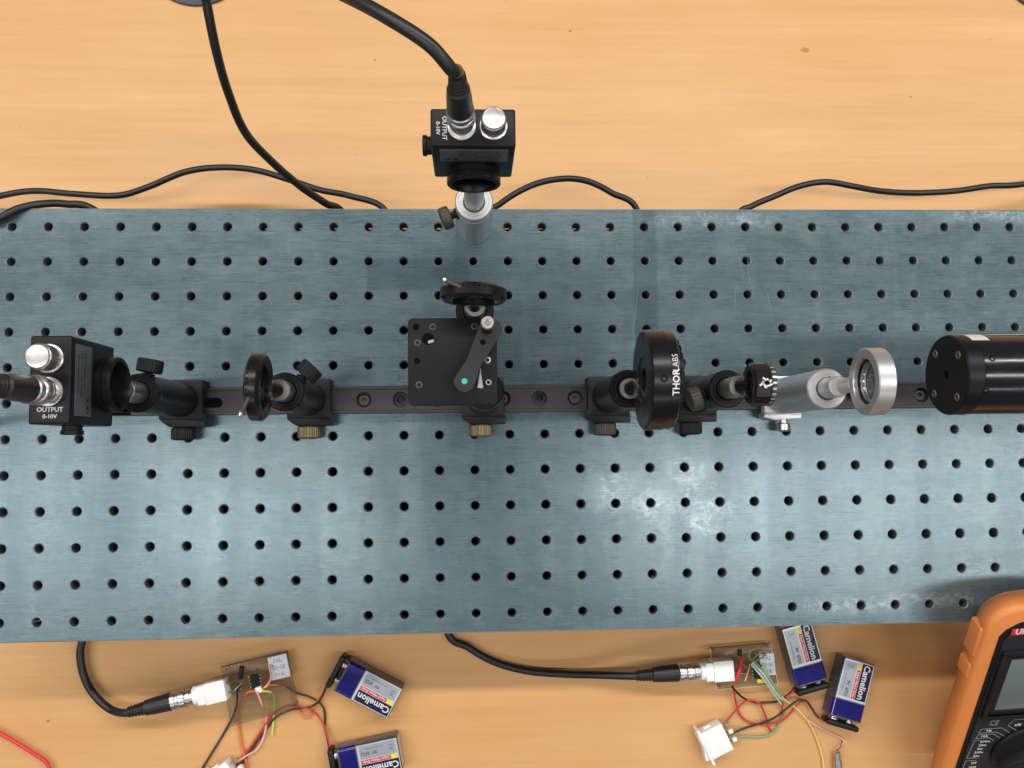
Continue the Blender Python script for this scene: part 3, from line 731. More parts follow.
MB().cyl((sx_, sy_, 157.6), (sx_, sy_, 158.6), .8, .1, 12).build('socket_core', M_stl, rod)
u_ = Vector((29.7, 49.3, 135)); MB().cyl((u_.x, u_.y, az + 3.9), (u_.x, u_.y, az + 4.3), 1.6, .05, 20).build('tapped_hole', M_int, arm_o)
u_ = [(26.5, 24.6, 122), (29.7, 24.5, 122), (28.3, 36, 122)]
MB().prism([(q[0], q[1]) for q in u_], PZ + .02, PZ + .25).build('bright_sliver', M_alu, plate)

# big lettered disc
fd = thing('aperture_mount', 'large black disc mount with white lettering round its rim, centre right of the rail', 'disc mount', (118.5, 25.2, 60))
X0 = 119.0; cy = 27.6
RB = 28.3
MB().lathe([(6.8, 1.4), (7.2, .9), (7.8, .8), (12.5, .8), (13, 0), (RB - 1.0, 0), (RB, 1.0), (RB, 10.2), (RB - .3, 10.4), (RB - .3, 10.8), (RB - .5, 11.0), (RB - .9, 15.4), (RB - 1.9, 16.2), (13.0, 16.2), (12.6, 15.0), (12.6, 8), (6.8, 8), (6.8, 1.4)], (X0, cy, AX), (1, 0, 0), 96).build('disc', M_anog, fd, 28)
MB().pipe((X0 + 16.1, cy, AX), (X0 + 18.6, cy, AX), 23.0, 14, .5, 72).build('rear_ring', M_ano, fd)
MB().cyl((X0 + 6, cy + 1.5, AX), (X0 + 7.4, cy + 1.5, AX), 6.9, .1).build('pupil', M_int, fd)
# rim lettering: local x of text runs towards +y (reads upward in the photo), letter tops towards -x
F = Matrix(((0, -1, 0, X0 + 13.0), (1, 0, 0, cy), (0, 0, 1, AX), (0, 0, 0, 1)))
mb = MB(F @ T(0, 0, 0))
def txt_into(mb, F2, s_, size, bold, bend, dx, ext=.06):
    m2 = MB(F2); cu = s_
    m2.bm.free(); m2.bm = bmesh.new(); m2.M = Matrix.Identity(4); m2.text(s_, size, bold, ext)
    for v in m2.bm.verts:
        x = v.co.x + dx; a = x / bend; v.co = F2 @ Vector(((bend + v.co.z) * math.sin(a), v.co.y, (bend + v.co.z) * math.cos(a)))
    tmp = bpy.data.meshes.new('t'); m2.bm.to_mesh(tmp); mb.bm.from_mesh(tmp); bpy.data.meshes.remove(tmp); m2.bm.free()
mb = MB(); txt_into(mb, F, 'THOR', 5.1, .12, RB - .38, -3.6); mb.build('print', M_prt, fd)
mb = MB(); txt_into(mb, F, 'LABS', 4.6, -.03, RB - .38, 7.4); mb.build('print', M_prt, fd)
MB().lathe([(0, -.5), (1.9, -.5), (1.9, .1), (1.3, .2), (1.1, -.3), (0, -.3)], (X0 + 6.2, cy - 1.5, AX + RB), (0, 0, 1), 20).build('set_screw', M_int, fd)
mb = MB()
for k in range(24):
    a = math.radians(15 * k); mb.box((X0 + 17.6, cy + 23.2 * math.cos(a), AX + 23.2 * math.sin(a)), (2.2, 3.4, 1.2), .2, 1, RX(math.degrees(a) - 90))
mb.build('rear_grip', M_ano, fd)
mb = MB(); mb.knurl((X0 + 15.5, 7.5, AX - 9), (X0 + 14.0, 0.5, AX - 10), 3.6, .25, 20, .4); lk = mb.build('lock_knob', M_plast, fd)
mb = MB(); mb.cyl((X0 + 17.5, 8.5, AX - 9), (X0 + 21, 8.0, AX - 9), 1.5, .3, 20); mb.build('steel_pin', M_chr, lk)
opt_post(fd, 118.5, 25.2, M_stl, 60, 98)
MB().cyl((118.5, 25.2, 97), (124, 25.6, 107), 4.5, .4).build('neck', M_ano, fd)

# small black ring
gr = thing('lens_ring', 'small black ring with white mark and notched edge, right of the lettered disc', 'lens mount', (179, 24.6, 60))
gx = 183.4; gy = 24.6; RG = 12.2; az_ = AX
MB().lathe([(7.6, .8), (8.2, 0), (RG - 1.2, 0), (RG, 1.2), (RG, 8.6), (RG - .5, 8.9), (RG - .5, 9.3), (8.4, 9.4), (7.8, 8.4), (7.6, .8)], (gx - 3.6, gy, az_), (1, 0, 0), 14).build('ring', M_anog, gr, 20)
mb = MB()
mb.pipe((gx + 6.0, gy, az_), (gx + 9.0, gy, az_), RG - .9, 7.8, .3, 48)
for k in range(22):
    a = math.radians(360 * k / 22); mb.box((gx + 7.6, gy + (RG - .5) * math.cos(a), az_ + (RG - .5) * math.sin(a)), (2.6, 1.5, 1.5), .25, 1, RX(math.degrees(a) - 90))
mb.build('notched_ring', M_olive, gr)
mb = MB()
for k in range(22):
    a = math.radians(360 * (k + .5) / 22); mb.box((gx + 7.6, gy + (RG - .75) * math.cos(a), az_ + (RG - .75) * math.sin(a)), (2.2, 1.2, .5), .05, 1, RX(math.degrees(a) - 90))
mb.build('notch_mark', M_sil, gr)
MB().cyl((gx + 1, gy, az_), (gx + 3, gy, az_), 7.8, .2).build('lens', M_glass, gr)
mb = MB()                                                      # irregular white mark round the grub screw
for k, (da, rr_, ln_) in enumerate(((0, 2.2, 2.4), (50, 1.9, 1.6), (95, 2.4, 2.6), (150, 2.0, 1.4), (175, 2.8, 3.0), (225, 2.2, 2.6), (262, 1.8, 1.4), (310, 2.5, 2.8))):
    a = math.radians(da + 20); mb.box((gx + 2.6 + rr_ * math.cos(a), gy + rr_ * math.sin(a) * .95, az_ + RG - .12), (ln_, 1.1, .3), .08, 1, RZ(da + 45 + 30 * (k % 2)))
mb.build('white_mark', M_prt, gr)
MB().lathe([(0, 0), (1.3, 0), (1.3, .25), (0, .25)], (gx + 3, gy, az_ + RG - .1), (0, 0, 1), 20).build('grub_screw', M_int, gr)
MB().cyl((179, 24.6, 60), (179, 24.6, 118.6), 6.35, .5, 40).build('post', M_stl, gr)
MB().cyl((179.0, 24.6, 117), (184, 24.6, 124), 4.2, .4).build('neck', M_ano, gr)

# silver ring with lens
hr = thing('lens_mount', 'wide silver aluminium ring holding a lens, left of the laser tube', 'lens mount', (241, 24.4, 60))
hx0, hy = 246.6, 25.6; RH_ = 19.2
MB().lathe([(13.4, .6), (13.8, 0), (RH_ - .6, 0), (RH_, .6), (RH_, 9.6), (RH_ - .6, 10.2), (13.4, 10.2), (13.0, 9.8), (13.0, 7.5), (11.9, 7.3), (11.9, 5.4), (13.2, 5.2), (13.2, 2.2), (13.4, 2.0), (13.4, .6)], (hx0 - .2, hy, AX), (1, 0, 0), 96).build('ring', M_alu, hr, 24)
MB().pipe((hx0 + 2.2, hy, AX), (hx0 + 3.4, hy, AX), 13.3, 11.6, .25, 64).build('retaining_ring', M_ano, hr)
MB().lathe([(0, 0), (4, .15), (8, .6), (11.9, 1.4), (11.9, 3.0), (0, 3.0)], (hx0 + 3.8, hy, AX), (1, 0, 0), 48).build('lens', M_glass, hr)
MB().cyl((241, 24.4, 60), (241, 24.4, 112.0), 6.35, .4, 40).build('post', M_alu, hr)
mb = MB(); mb.cyl((242.5, 24.4, 109.6), (247.4, 25.2, 115.5), 4.6, .5, 28); mb.build('neck', M_alu, hr)
MB().lathe([(0, -.4), (1.4, -.4), (1.4, .5), (1.1, .8), (.7, .8), (.6, .2), (0, .2)], (239.5, 30.5, 104), (0, 1, .3), 16).build('set_screw', M_chr, hr)

# ================================================================ LASER
ls = thing('laser', 'black laser tube with four screws in its end face, at the right end', 'laser', (420, 28.5, 110))
lx, lyy, RL = 294.8, 29.1, 22.9
MB().lathe([(2.3, 3), (2.3, .3), (2.6, 0), (RL - .8, 0), (RL, .8), (RL, 9.0), (RL - .35, 9.1), (RL - .35, 9.5), (0, 9.5)], (lx, lyy, AX), (1, 0, 0), 96).build('end_cap', M_ano, ls, 28)
MB().lathe([(RL - .5, 9.3), (RL - .15, 9.6), (RL - .15, 300), (RL - 1, 301), (0, 301)], (lx, lyy, AX), (1, 0, 0), 96).build('barrel', M_bar, ls, 28)
MB().cyl((lx + 1.8, lyy, AX), (lx + 3.2, lyy, AX), 2.4, .1).build('aperture', M_int, ls)
for a in (45 + 8, 135 + 8, 225 + 8, 315 + 8):
    a = math.radians(a)
    MB().lathe([(0, -.5), (2.4, -.5), (2.4, .15), (2.1, .5), (1.3, .5), (1.1, -.2), (0, -.2)], (lx, lyy + 16.6 * math.cos(a), AX + 16.6 * math.sin(a)), (-1, 0, 0), 24).build('end_screw', M_brs, ls)
for q, aa in ((14, 72), (10.5, 118)):
    a = math.radians(aa)
    MB().lathe([(0, 0), (1.7, 0), (1.7, .3), (1.2, .35), (.9, .05), (0, .05)], (lx + q, lyy + (RL - .3) * math.cos(a), AX + (RL - .3) * math.sin(a)), (0, math.cos(a), math.sin(a)), 20).build('grub_screw', M_int, ls)
# labels stuck round the back of the barrel (their edges show from above)
def curved_label(x0, x1, a0, a1, R, mat, name):
    vs = []; fs = []; n = 14
    for k in range(n + 1):
        a = math.radians(a0 + (a1 - a0) * k / n)
        for xx in (x0, x1):
            for rr in (R, R + .12): vs.append((xx, lyy + rr * math.cos(a), AX + rr * math.sin(a)))
    for k in range(n):
        i = 4 * k; j = i + 4
        fs += [[i + 1, i + 3, j + 3, j + 1], [i, i + 1, j + 1, j], [i + 2, i + 3, j + 3, j + 2]]
    mb = MB(); mb._add(vs, fs); return mb.build(name, mat, ls)
curved_label(lx + 8, lx + 18, -40, 38, RL + .02, M_prt, 'label')
curved_label(lx + 22, lx + 45, -60, 18, RL + .02, M_prt, 'label')
# ring stands carrying the laser beyond the picture's edge
for q, lb in ((400.0, 'black ring stand under the laser tube just beyond the right photo edge'), (520.0, 'black ring stand at the far end of the laser tube')):
    st = thing('laser_stand', lb, 'laser stand', (q, 28.5, 9.5), 'laser stands')
    MB().pipe((q - 8, lyy, AX), (q + 8, lyy, AX), RL + 6, RL - .1, .6, 64).build('ring', M_ano, st)
    MB().cyl((q, lyy, 20), (q, lyy, AX - RL - 4), 8, .5).build('post', M_ano, st)
    MB().box((q, 25.5, 16.5), (40, 30, 14), .8).build('carrier', M_ano, st)

# ================================================================ BATTERIES
def battery(cx, cy, ang, label, parts_wires=None):
    A = T(cx, cy, TZ) @ RZ(ang)
    t = thing('nine_volt_battery', label, 'battery', (cx, cy, TZ), 'nine-volt batteries')
    Lh, Wh, H = 23.2, 12.9, 17.2
    pts = rrect(-Lh, -Wh, Lh, Wh, 1.6, 3)
    # body made of a silver shell with dark reflections put into its colour: rounded long edges
    def rod(x0, x1, mat, name, par, grow=0):
        prof = []
        hw, hh, r = Wh + grow, H / 2 + grow, 2.6
        for cy_, cz_, a0 in ((hw - r, hh - r, 0), (-hw + r, hh - r, 90), (-hw + r, -hh + r, 180), (hw - r, -hh + r, 270)):
            for k in range(6):
                a = math.radians(a0 + 18 * k); prof.append((cy_ + r * math.cos(a), cz_ + r * math.sin(a)))
        n = len(prof); b = MB(A @ T(0, 0, H / 2)); vs = []
        for xx, sh in ((x0, .5), (x0 + .5, 0), (x1 - .5, 0), (x1, .5)):
            vs += [(xx, y_ * (1 - sh / hw), z_ * (1 - sh / hh)) for y_, z_ in prof]
        fs = [[j * n + k, j * n + (k + 1) % n, (j + 1) * n + (k + 1) % n, (j + 1) * n + k] for j in range(3) for k in range(n)]
        fs += [list(range(n))[::-1], list(range(3 * n, 4 * n))]
        b._add(vs, fs); return b.build(name, mat, par, 40)
    shell = rod(-Lh, Lh, M_side_darkened, 'shell', t)
    mb = MB(A); mb.box((-7.2, 0, H - .06), (31.0, 24.0, .2), .08, 1); mb.build('top_label', M_sil, shell)
    mb = MB(A); mb.box((-Lh - .02, 0, H / 2), (.16, 22, 13), .06, 1); mb.build('end_label', M_sil, shell)
    rod(Lh - 14.5, Lh - .8, M_navy, 'blue_sleeve', shell, .06)
    zt = H + .10
    mb = MB(A); mb.box((-7.7, 7.0, H + .05), (28.5, 8.6, .12), .03, 1); band = mb.build('name_band', M_ndk, shell)
    mb = MB(A); mb.box((-7.7, Wh - .0, H - 6.0), (28.5, .16, 8), .05, 1); mb.build('name_band_side', M_ndk, shell)
    mb = MB(A); mb.box((-4.9, .9, H + .06), (22.5, 2.9, .12), .03, 1); mb.build('red_band', M_red, shell)
    mb = MB(A); mb.box((-18.8, .9, H + .06), (4.6, 3.3, .12), .03, 1); mb.build('yellow_patch', M_yel, shell)
    mb = MB(A); mb.box((-7.3, -6.2, H + .05), (27.5, 9.8, .12), .03, 1); mb.build('grey_panel', simple_grey, shell)
    mb = MB(A @ T(-7.9, 6.6, H + .13)); mb.text('Camelion', 7.0, .16, .05); mb.build('print', M_prt, band)
    mb = MB(A @ T(-5, .9, H + .14)); mb.text('Super Heavy Duty', 2.7, .04, .05); mb.build('print', M_prt, shell)
    mb = MB(A @ T(-.5, -5.2, H + .13)); mb.text('9V  6F22', 3.4, .12, .05); mb.build('print', M_ink, shell)
    mb = MB(A @ T(-5.0, -8.6, H + .13)); mb.text('NOT RECHARGEABLE', 1.4, 0, .05, res=1); mb.build('print', M_ink, shell)
    mb = MB(A @ T(-17.6, -5.4, H + .13)); mb.text('X', 3.8, 0, .05)
    mb.box((0, -2.4, 0), (3.2, .4, .1), 0); mb.build('bin_symbol', M_ink, shell)
    # terminals
    for y_, r_ in ((6.4, 3.3), (-6.4, 4.1)):
        MB(A).lathe([(0, 0), (r_ * .8, 0), (r_ * .8, 1.6), (r_, 2.0), (r_, 3.0), (r_ * .7, 3.1), (0, 3.1)], (Lh - .1, y_, H / 2 + 1), (1, 0, 0), 20).build('terminal', M_chr, t)
    # snap connector (own thing, clipped on)
    s_ = thing('battery_snap', label[0], 'battery snap', tuple((A @ Vector((Lh + 5, 0, 0)))[:]), 'battery snaps') if False else None
    return A, Lh, H
M_side_darkened = simple('battery_side_darkened', (.13, .13, .16), .32, .6, 0, 700, .08)  # silver darkened to paint dark reflections onto the sides
simple_grey = simple('battery_grey_panel', (.36, .40, .44), .35, .4, .05, 700, .06)
def snap(A, Lh, H, label):
    loc = A @ Vector((Lh + 5.5, 0, 0))
    t = thing('battery_snap', label, 'battery snap', tuple(loc), 'battery snaps')
    mb = MB(A); mb.box((Lh + 5.3, 0, H / 2 + 1), (4.4, 26.5, 13.0), 1.6, 3); mb.box((Lh + 3.9, 6.4, H / 2 + 1), (2.4, 9, 9), .8); mb.box((Lh + 3.9, -6.4, H / 2 + 1), (2.4, 9, 9), .8)
    mb.build('cover', M_snap, t); return t
def bat_center(c, ang, dx, dy):
    v = T(c[0], c[1], 0) @ RZ(ang) @ Vector((dx, dy, 0)); return v.x, v.y
# placed from a known top corner of each
c = (-31.1, -192.5, -62.8); x1, y1 = bat_center(c, 151.5, 23.2, 12.6)
b1 = battery(x1, y1, 151.5, 'blue and silver nine-volt battery lying slanted, nearer the board of the left pair')
c = (-36, -227.8, -62.8); x2, y2 = bat_center(c, 190.5, 23.2, 12.6)
b2 = battery(x2, y2, 190.5, 'blue and silver nine-volt battery cut off by the bottom edge of the photo')
c = (299.5, -192.7, -62.8); x3, y3 = bat_center(c, -76, -22.8, -12.6)
b3 = battery(x3, y3, -76, 'blue and silver nine-volt battery partly hidden under the front board edge')
c = (338.1, -183.7, -62.8); x4, y4 = bat_center(c, -107, 23.2, -12.6)
b4 = battery(x4, y4, -107, 'blue and silver nine-volt battery standing clear, rightmost of the four')
snap(*b1, 'black snap clip on the slanted battery of the left pair')
snap(*b2, 'black snap clip on the battery cut off by the bottom edge')
snap(*b3, 'black snap clip on the battery half under the board edge')
snap(*b4, 'black snap clip on the rightmost battery')

# ================================================================ CIRCUIT BOARDS
def circuit(cs, z, label, sticker, ic, name_lines, comps):
    cx = sum(p_[0] for p_ in cs) / 4; cy_ = sum(p_[1] for p_ in cs) / 4
    t = thing('circuit_board', label, 'circuit board', (cx, cy_, TZ), 'small clear circuit boards')
    pts = [(p_[0], p_[1]) for p_ in cs]
    mb = MB(); mb.prism(pts, z - 1.6, z, .15); mb.build('acrylic_plate', M_acr, t)
    for p_ in pts:
        fx, fy = p_[0] + (cx - p_[0]) * .12, p_[1] + (cy_ - p_[1]) * .12
        MB().cyl((fx, fy, TZ), (fx, fy, z - 1.62), 1.2, .2, 12).build('standoff', M_acr, t)
    # dark sawn edge on the far side
    a, b = Vector(pts[0] + (0,)), Vector(pts[1] + (0,)); mb = MB()
    d = (b - a); mb.box(((a.x + b.x) / 2, (a.y + b.y) / 2 + .3, z - .8), (d.length, .5, 1.7), .1, 1, RZ(math.degrees(math.atan2(d.y, d.x)))); mb.build('sawn_edge', W_brn, t)
    x, y, w_, h_, a_ = sticker
    mb = MB(T(x, y, z) @ RZ(a_)); mb.box((0, 0, .12), (w_, h_, .15), .04, 1); st = mb.build('sticker', M_paper, t)
    for k, ln in enumerate(name_lines):
        mb = MB(T(x, y, z + .21) @ RZ(a_) @ T(0, h_ * (.28 - .30 * k), 0)); mb.text(ln, 4.0, -.03, .03, res=1); mb.build('handwriting', M_ink, st)
    x, y, a_ = ic
    M2 = T(x, y, z) @ RZ(a_)
    mb = MB(M2); mb.box((0, 0, 2.6), (6.4, 9.6, 3.4), .3, 1); io = mb.build('chip', M_plast, t)
    for sx in (-1, 1):
        for k in range(4):
            b = MB(M2); b.box((sx * 3.8, -3.8 + 2.54 * k, 2.4), (1.4, 1.0, .3), .05, 1); b.box((sx * 4.4, -3.8 + 2.54 * k, 1.2), (.3, .8, 2.4), .05, 1); b.build('pin', M_stl, io)
    comps(t, z)
    rnd = random.Random(int(cx * 7))
    for k in range(14):
        u_, v_ = rnd.uniform(.12, .88), rnd.uniform(.12, .88)
        a_, b_ = Vector(pts[0]).lerp(Vector(pts[1]), u_), Vector(pts[3]).lerp(Vector(pts[2]), u_); q_ = a_.lerp(b_, v_)
        MB().lathe([(0, 0), (.9, 0), (.75, .35), (.3, .8), (0, .9)], (q_.x, q_.y, z - .02), (0, 0, 1), 12).build('solder_joint', M_stl, t)
    for k in range(4):
        p0, p1 = Vector(pts[k] + (z - .8,)), Vector(pts[(k + 1) % 4] + (z - .8,)); d = p1 - p0
        if k and cx > 0: MB().box(tuple((p0 + p1) / 2 + Vector((0, 0, .05))), (d.length, .22, 1.7), .05, 1, RZ(math.degrees(math.atan2(d.y, d.x)))).build('painted_edge_glint', M_glue, t)  # pale strips painting glints along the clear edges
    return t
def jack(px, py, z, ang, label):
    """white board-mount BNC socket"""
    A = T(px, py, z) @ RZ(ang); t = thing('bnc_socket', label, 'socket', (px, py, z), 'white sockets'); 
    mb = MB(A); mb.box((0, 0, 0), (15.5, 15.5, 14), .5); mb.build('block', M_white, t)
    mb = MB(A); mb.cyl((-7.6, 0, 0), (-17.5, 0, 0), 6.9, .4, 32); mb.box((-10.8, 0, 0), (6.0, 13.8, 13), .5); mb.build('collar', M_white, t)
    MB(A).lathe([(0, 0), (5.4, 0), (5.4, 3), (4.8, 3.4), (4.8, 9.0), (0, 9.0)], (-17.4, 0, 0), (-1, 0, 0), 28).build('barrel', M_chr, t)
    mb = MB(A)
    for y_ in (-3.5, 3.5): mb.cyl((7.6, y_, 2), (11.5, y_, -1.5), .5, .1, 8)
    mb.build('pin', M_stl, t)
    return A
Zc = -70.0
def comps1(t, z):
    for q, h_ in (((-154.5, -178.7, -70), 3.0),): MB().box((q[0], q[1], z + 2), (3, 9.5, 4), .4, 2, RZ(-4)).build('header', M_plast, t)
    mb = MB(); q1 = (-153.9, -185.7, -68); q2 = (-163.6, -196.6, -68); mb.tube([q1, ((q1[0] + q2[0]) / 2, (q1[1] + q2[1]) / 2, -65), q2], .5, 8); mb.build('resistor_lead', M_stl, t)
    q = (-140.9, -191.4, -66); mb = MB(); mb.box((q[0], q[1], z + 3), (5.2, 5.2, 4.5), 1.4, 3, RZ(20)); mb.build('glue_blob', M_glue, t)
q = (-126.5, -175.6, -70); i_ = (-143.9, -185, -70)
circuit([(-170.6, -175, -70), (-120.1, -164.2, -70), (-111.1, -206.7, -70), (-162.3, -219.6, -70)], Zc, 'small clear circuit board with paper sticker, left of the slanted battery', (q[0], q[1], 14.5, 17.5, 12.5), (i_[0], i_[1], 10), ('FAL', 'FDGE', 'U K'), comps1)
def comps2(t, z):
    q1 = (232.2, -177.6, -66); q2 = (226.1, -194.3, -66); mb = MB(); mb.tube([q1, ((q1[0] + q2[0]) / 2, (q1[1] + q2[1]) / 2, -63), q2], 1.5, 12); mb.build('red_sleeve', W_hs, t)
    q = (249.4, -194.5, -69); mb = MB(); mb.box((q[0], q[1], z + 1.6), (8.6, 3.2, 3), .5, 2, RZ(-2)); mb.build('yellow_capacitor', M_yel, t)
    q = (232.1, -172.6, -69); mb = MB(); mb.box((q[0], q[1], z + 1.6), (3.2, 4.6, 3), .5); mb.build('transistor', M_plast, t)
    for a, b in (((240.2, -181.6, -69), (235.8, -194.6, -69)), ((225.1, -179.7, -69), (229.9, -180.6, -69)), ((226.4, -188.2, -69), (238.4, -189.3, -69)), ((233.8, -181.5, -69), (240.1, -183.9, -69))):
        mb = MB(); mb.tube([(a[0], a[1], z + .8), ((a[0] + b[0]) / 2, (a[1] + b[1]) / 2, z + 1.8), (b[0], b[1], z + .8)], .55, 8); mb.build('link_wire', W_pink if a[0] > 235 and a[1] < -180 else M_stl, t)
    mb = MB()
    for k in range(3):
        mb.tube([(241.6, -179.1, -68), (244.4, -173.6, -64), (251.1, -171.4, -67), (254.5, -173.2, -68)] if k == 0 else ([(241.6, -179.1, -68), (238.6, -174.7, -66), (241, -170.6, -68)] if k == 1 else [(241.7, -179.4, -66), (246.7, -176.7, -64), (252.9, -174.7, -68)]), .6, 8)
    mb.build('green_wire', W_grn, t)
q = (254.5, -182.6, -70); i_ = (245.5, -187.4, -70)
circuit([(209.4, -169.4, -70), (257.7, -166.4, -70), (262.3, -198.2, -70), (213.6, -201, -70)], Zc, 'small clear circuit board with sticker and yellow part by the right batteries', (q[0], q[1], 11.8, 17.0, 4), (i_[0], i_[1], 6), ('FAL', 'FDGE', 'U K'), comps2)
# sockets and their cables
q = (-170.3, -189.4, -60); J1 = jack(q[0], q[1], -61, 12.5, 'white plastic socket on the left circuit board, holding the looping cable')
q = (215.2, -183, -60); J2 = jack(q[0], q[1], -61, 3, 'white plastic socket on the right circuit board, holding the straight cable')
def front_cable(A, path, label):
    d = (A.to_3x3() @ Vector((-1, 0, 0))); st = A @ Vector((-19.5, 0, 0))
    return cable_thing(label, path, 2.95, tuple(st), tuple(d), 'black cables')
front_cable(J1, [(-250.8, -204.1, -68), (-263, -196.8, -72), (-272.4, -185.2, -74), (-277.3, -169.4, -74), (-276.2, -152.9, -74), (-262, -120, -76), (-240, -60, -76.5)], 'thick black cable looping from under the board into the left white socket')
front_cable(J2, [(121.3, -187.3, -69), (94.3, -186.9, -73), (65.5, -184.4, -75), (39.7, -177.2, -76), (18.6, -165.2, -76), (2.2, -151.7, -76), (-5, -90, -76.5), (-10, -20, -76.5)], 'thick black cable running from under the board into the right white socket')

# ================================================================ WIRES
def wire(mat, pts, label, r=.82, group='thin wires', name='wire', cat='wire'):
    o = MB().tube(pts, r, 8, 8).build(name, mat, None, origin=tuple(pts[0])); return tag(o, label, cat, group)
# left circuit
wire(W_blk, [(-156.4, -186.6, -66), (-159.8, -206.7, -74), (-166.8, -221.2, -78), (-176.5, -237.5, -78), (-189, -257.3, -78)], 'black wire falling from the left circuit board to the bottom edge')
wire(W_org, [(-142.5, -191.8, -65), (-150.6, -194.5, -70), (-157.4, -203.6, -76), (-158.9, -216.9, -78), (-156.8, -233.5, -78), (-152.8, -248.6, -78), (-151.1, -262.1, -78)], 'orange wire looping down left of the pink wire')
wire(W_pink, [(-141.5, -192.3, -64), (-139.9, -201.5, -70), (-137.5, -213.1, -76), (-138.3, -226.2, -77), (-143.5, -238, -77), (-152.6, -243.8, -77), (-160.1, -248, -77), (-169.2, -250.8, -77)], 'pink wire bowing down from the left chip')
wire(W_lime, [(-138, -192, -65), (-133.2, -194.2, -70), (-131.5, -199.7, -76), (-131.8, -211.6, -78), (-133.2, -228.9, -78)], 'lime wire hooking down beside the left chip')
wire(W_pink, [(-133.7, -173.4, -68), (-131.6, -182, -66), (-134.6, -187.9, -66), (-139, -191.5, -66)], 'short pink wire between sticker and chip on the left board')
wire(W_org, [(-138.1, -190.5, -65), (-132.8, -188.4, -68), (-124.8, -190, -73), (-119.5, -195, -77), (-115.8, -204.5, -78), (-111.9, -212.9, -78), (-105, -216.1, -78), (-99.5, -205.3, -77), (-94.4, -196.3, -74), (-88.7, -185.3, -72)], 'orange wire running from the left chip to the slanted battery clip')
wire(W_blk, [(-121.4, -192.1, -75), (-114.1, -197.4, -77), (-104.1, -200.7, -77), (-95.6, -206.2, -77), (-92.7, -214.1, -78), (-92.6, -224, -78), (-89.8, -234.3, -75), (-87, -245.3, -72)], 'dark wire arching over to the battery clip at the bottom edge')
wire(W_red, [(-87, -239.4, -72), (-92.3, -224.1, -76), (-98.5, -213.4, -76), (-107.5, -208.3, -75), (-120.5, -206.5, -75), (-131.4, -211.8, -76), (-140.6, -224.6, -77), (-149.9, -238.2, -78), (-160.4, -250.6, -78)], 'red wire arching left from the bottom battery clip')
wire(W_blk, [(-88.6, -187.3, -71), (-95.9, -202.3, -74), (-104.7, -208.1, -76.5), (-118.5, -210, -76.5), (-130.8, -215.9, -77), (-140.8, -228.7, -78), (-149.8, -241.2, -78), (-158.8, -252.9, -78)], 'black wire sweeping from the slanted battery clip to lower left')
# right circuit
wire(W_red, [(226.4, -198.5, -70), (230.2, -213.4, -76), (234.5, -224.1, -78), (243.2, -229.8, -78), (255.7, -230.6, -77), (268.4, -226.7, -76), (280.1, -215.4, -76), (286.6, -213.2, -76), (291.3, -218.8, -76), (294.3, -225.2, -74), (300.1, -228.3, -71)], 'red wire waving across to the rightmost battery clip')
wire(W_blk, [(225.3, -199, -69), (234.9, -208.6, -75), (244.2, -213.2, -77), (253.9, -213.9, -77), (265.2, -213, -77), (274, -205.4, -74), (280.7, -201.1, -72)], 'black wire from the right board to the half hidden battery clip')
wire(W_red, [(220.1, -229.3, -76), (228.4, -220.3, -76), (236.7, -212.8, -76), (242.8, -211.5, -75), (249.1, -214.3, -75), (253.2, -223.2, -76), (255.7, -232.1, -77), (258.3, -236.3, -78)], 'red wire looping above the white switch')
wire(W_blk, [(225.2, -236.8, -75), (234.7, -233.9, -77), (247.3, -230, -76), (259.7, -225.1, -74), (270, -217.4, -73), (279.9, -211.4, -73), (286.7, -213.4, -74), (291.6, -221, -73), (295.4, -225.1, -71)], 'black wire arching from the white switch to the rightmost battery clip')
wire(W_red, [(277, -202.3, -71), (273.2, -206.9, -74), (268.9, -212, -76), (267.4, -218.5, -77), (268, -224.7, -77)], 'short red wire at the half hidden battery clip')
wire(W_grn, [(229, -241.5, -75), (236.1, -239.3, -77), (247.7, -240.7, -78), (258.2, -238.7, -78), (265.7, -231.1, -78), (268.9, -221.6, -77)], 'green wire curving right from the white switch')
for k_, (m_, d_) in enumerate(((W_gry, 0), (W_grn, 2.2), (W_gry, -1.9))):
    wire(m_, [(239.6, -178.4, -62), (248.7, -188.5, -62), (258.3, -201.8, -68), (266.6, -211.4, -74)] if k_ == 0 else ([(241.5, -177.9, -63), (251.4, -188.8, -63), (261.1, -202.1, -69), (268.5, -213.3, -75)] if k_ == 1 else [(239.1, -180.1, -63), (247.4, -190.2, -63), (257.1, -202.8, -69), (266, -214.8, -75)]),
         ['pale green wire slanting down from the sticker of the right board, middle of three', 'darker green wire slanting down beside the right board sticker', 'pale green wire nearest the chip of the right board'][k_], .9)
wire(W_yel, [(260.6, -202.4, -70), (267.9, -210.4, -73), (279.1, -219.3, -76), (286.5, -227.5, -77), (292.2, -236.5, -78), (296.6, -248.2, -78), (299.4, -259.9, -78), (299.8, -271.4, -78)], 'yellow wire running down to the bottom edge', .62)
wire(W_pink, [(286.3, -227.3, -76.5), (293.6, -232.3, -77), (304.3, -238.4, -78), (315.5, -244.1, -78), (317, -246.4, -78), (311.5, -250.6, -77)], 'pale pink wire reaching over to the small metal part', .6)
wire(W_lead, [(-346.1, -216.6, -76), (-333.3, -223.6, -76), (-320.4, -231.3, -76), (-308.4, -239.1, -76), (-301.5, -244.4, -76), (-299.9, -250.4, -76), (-301.8, -260.6, -76)], 'thick red test lead at the lower left corner', 1.55, None, 'test_lead', 'test lead')

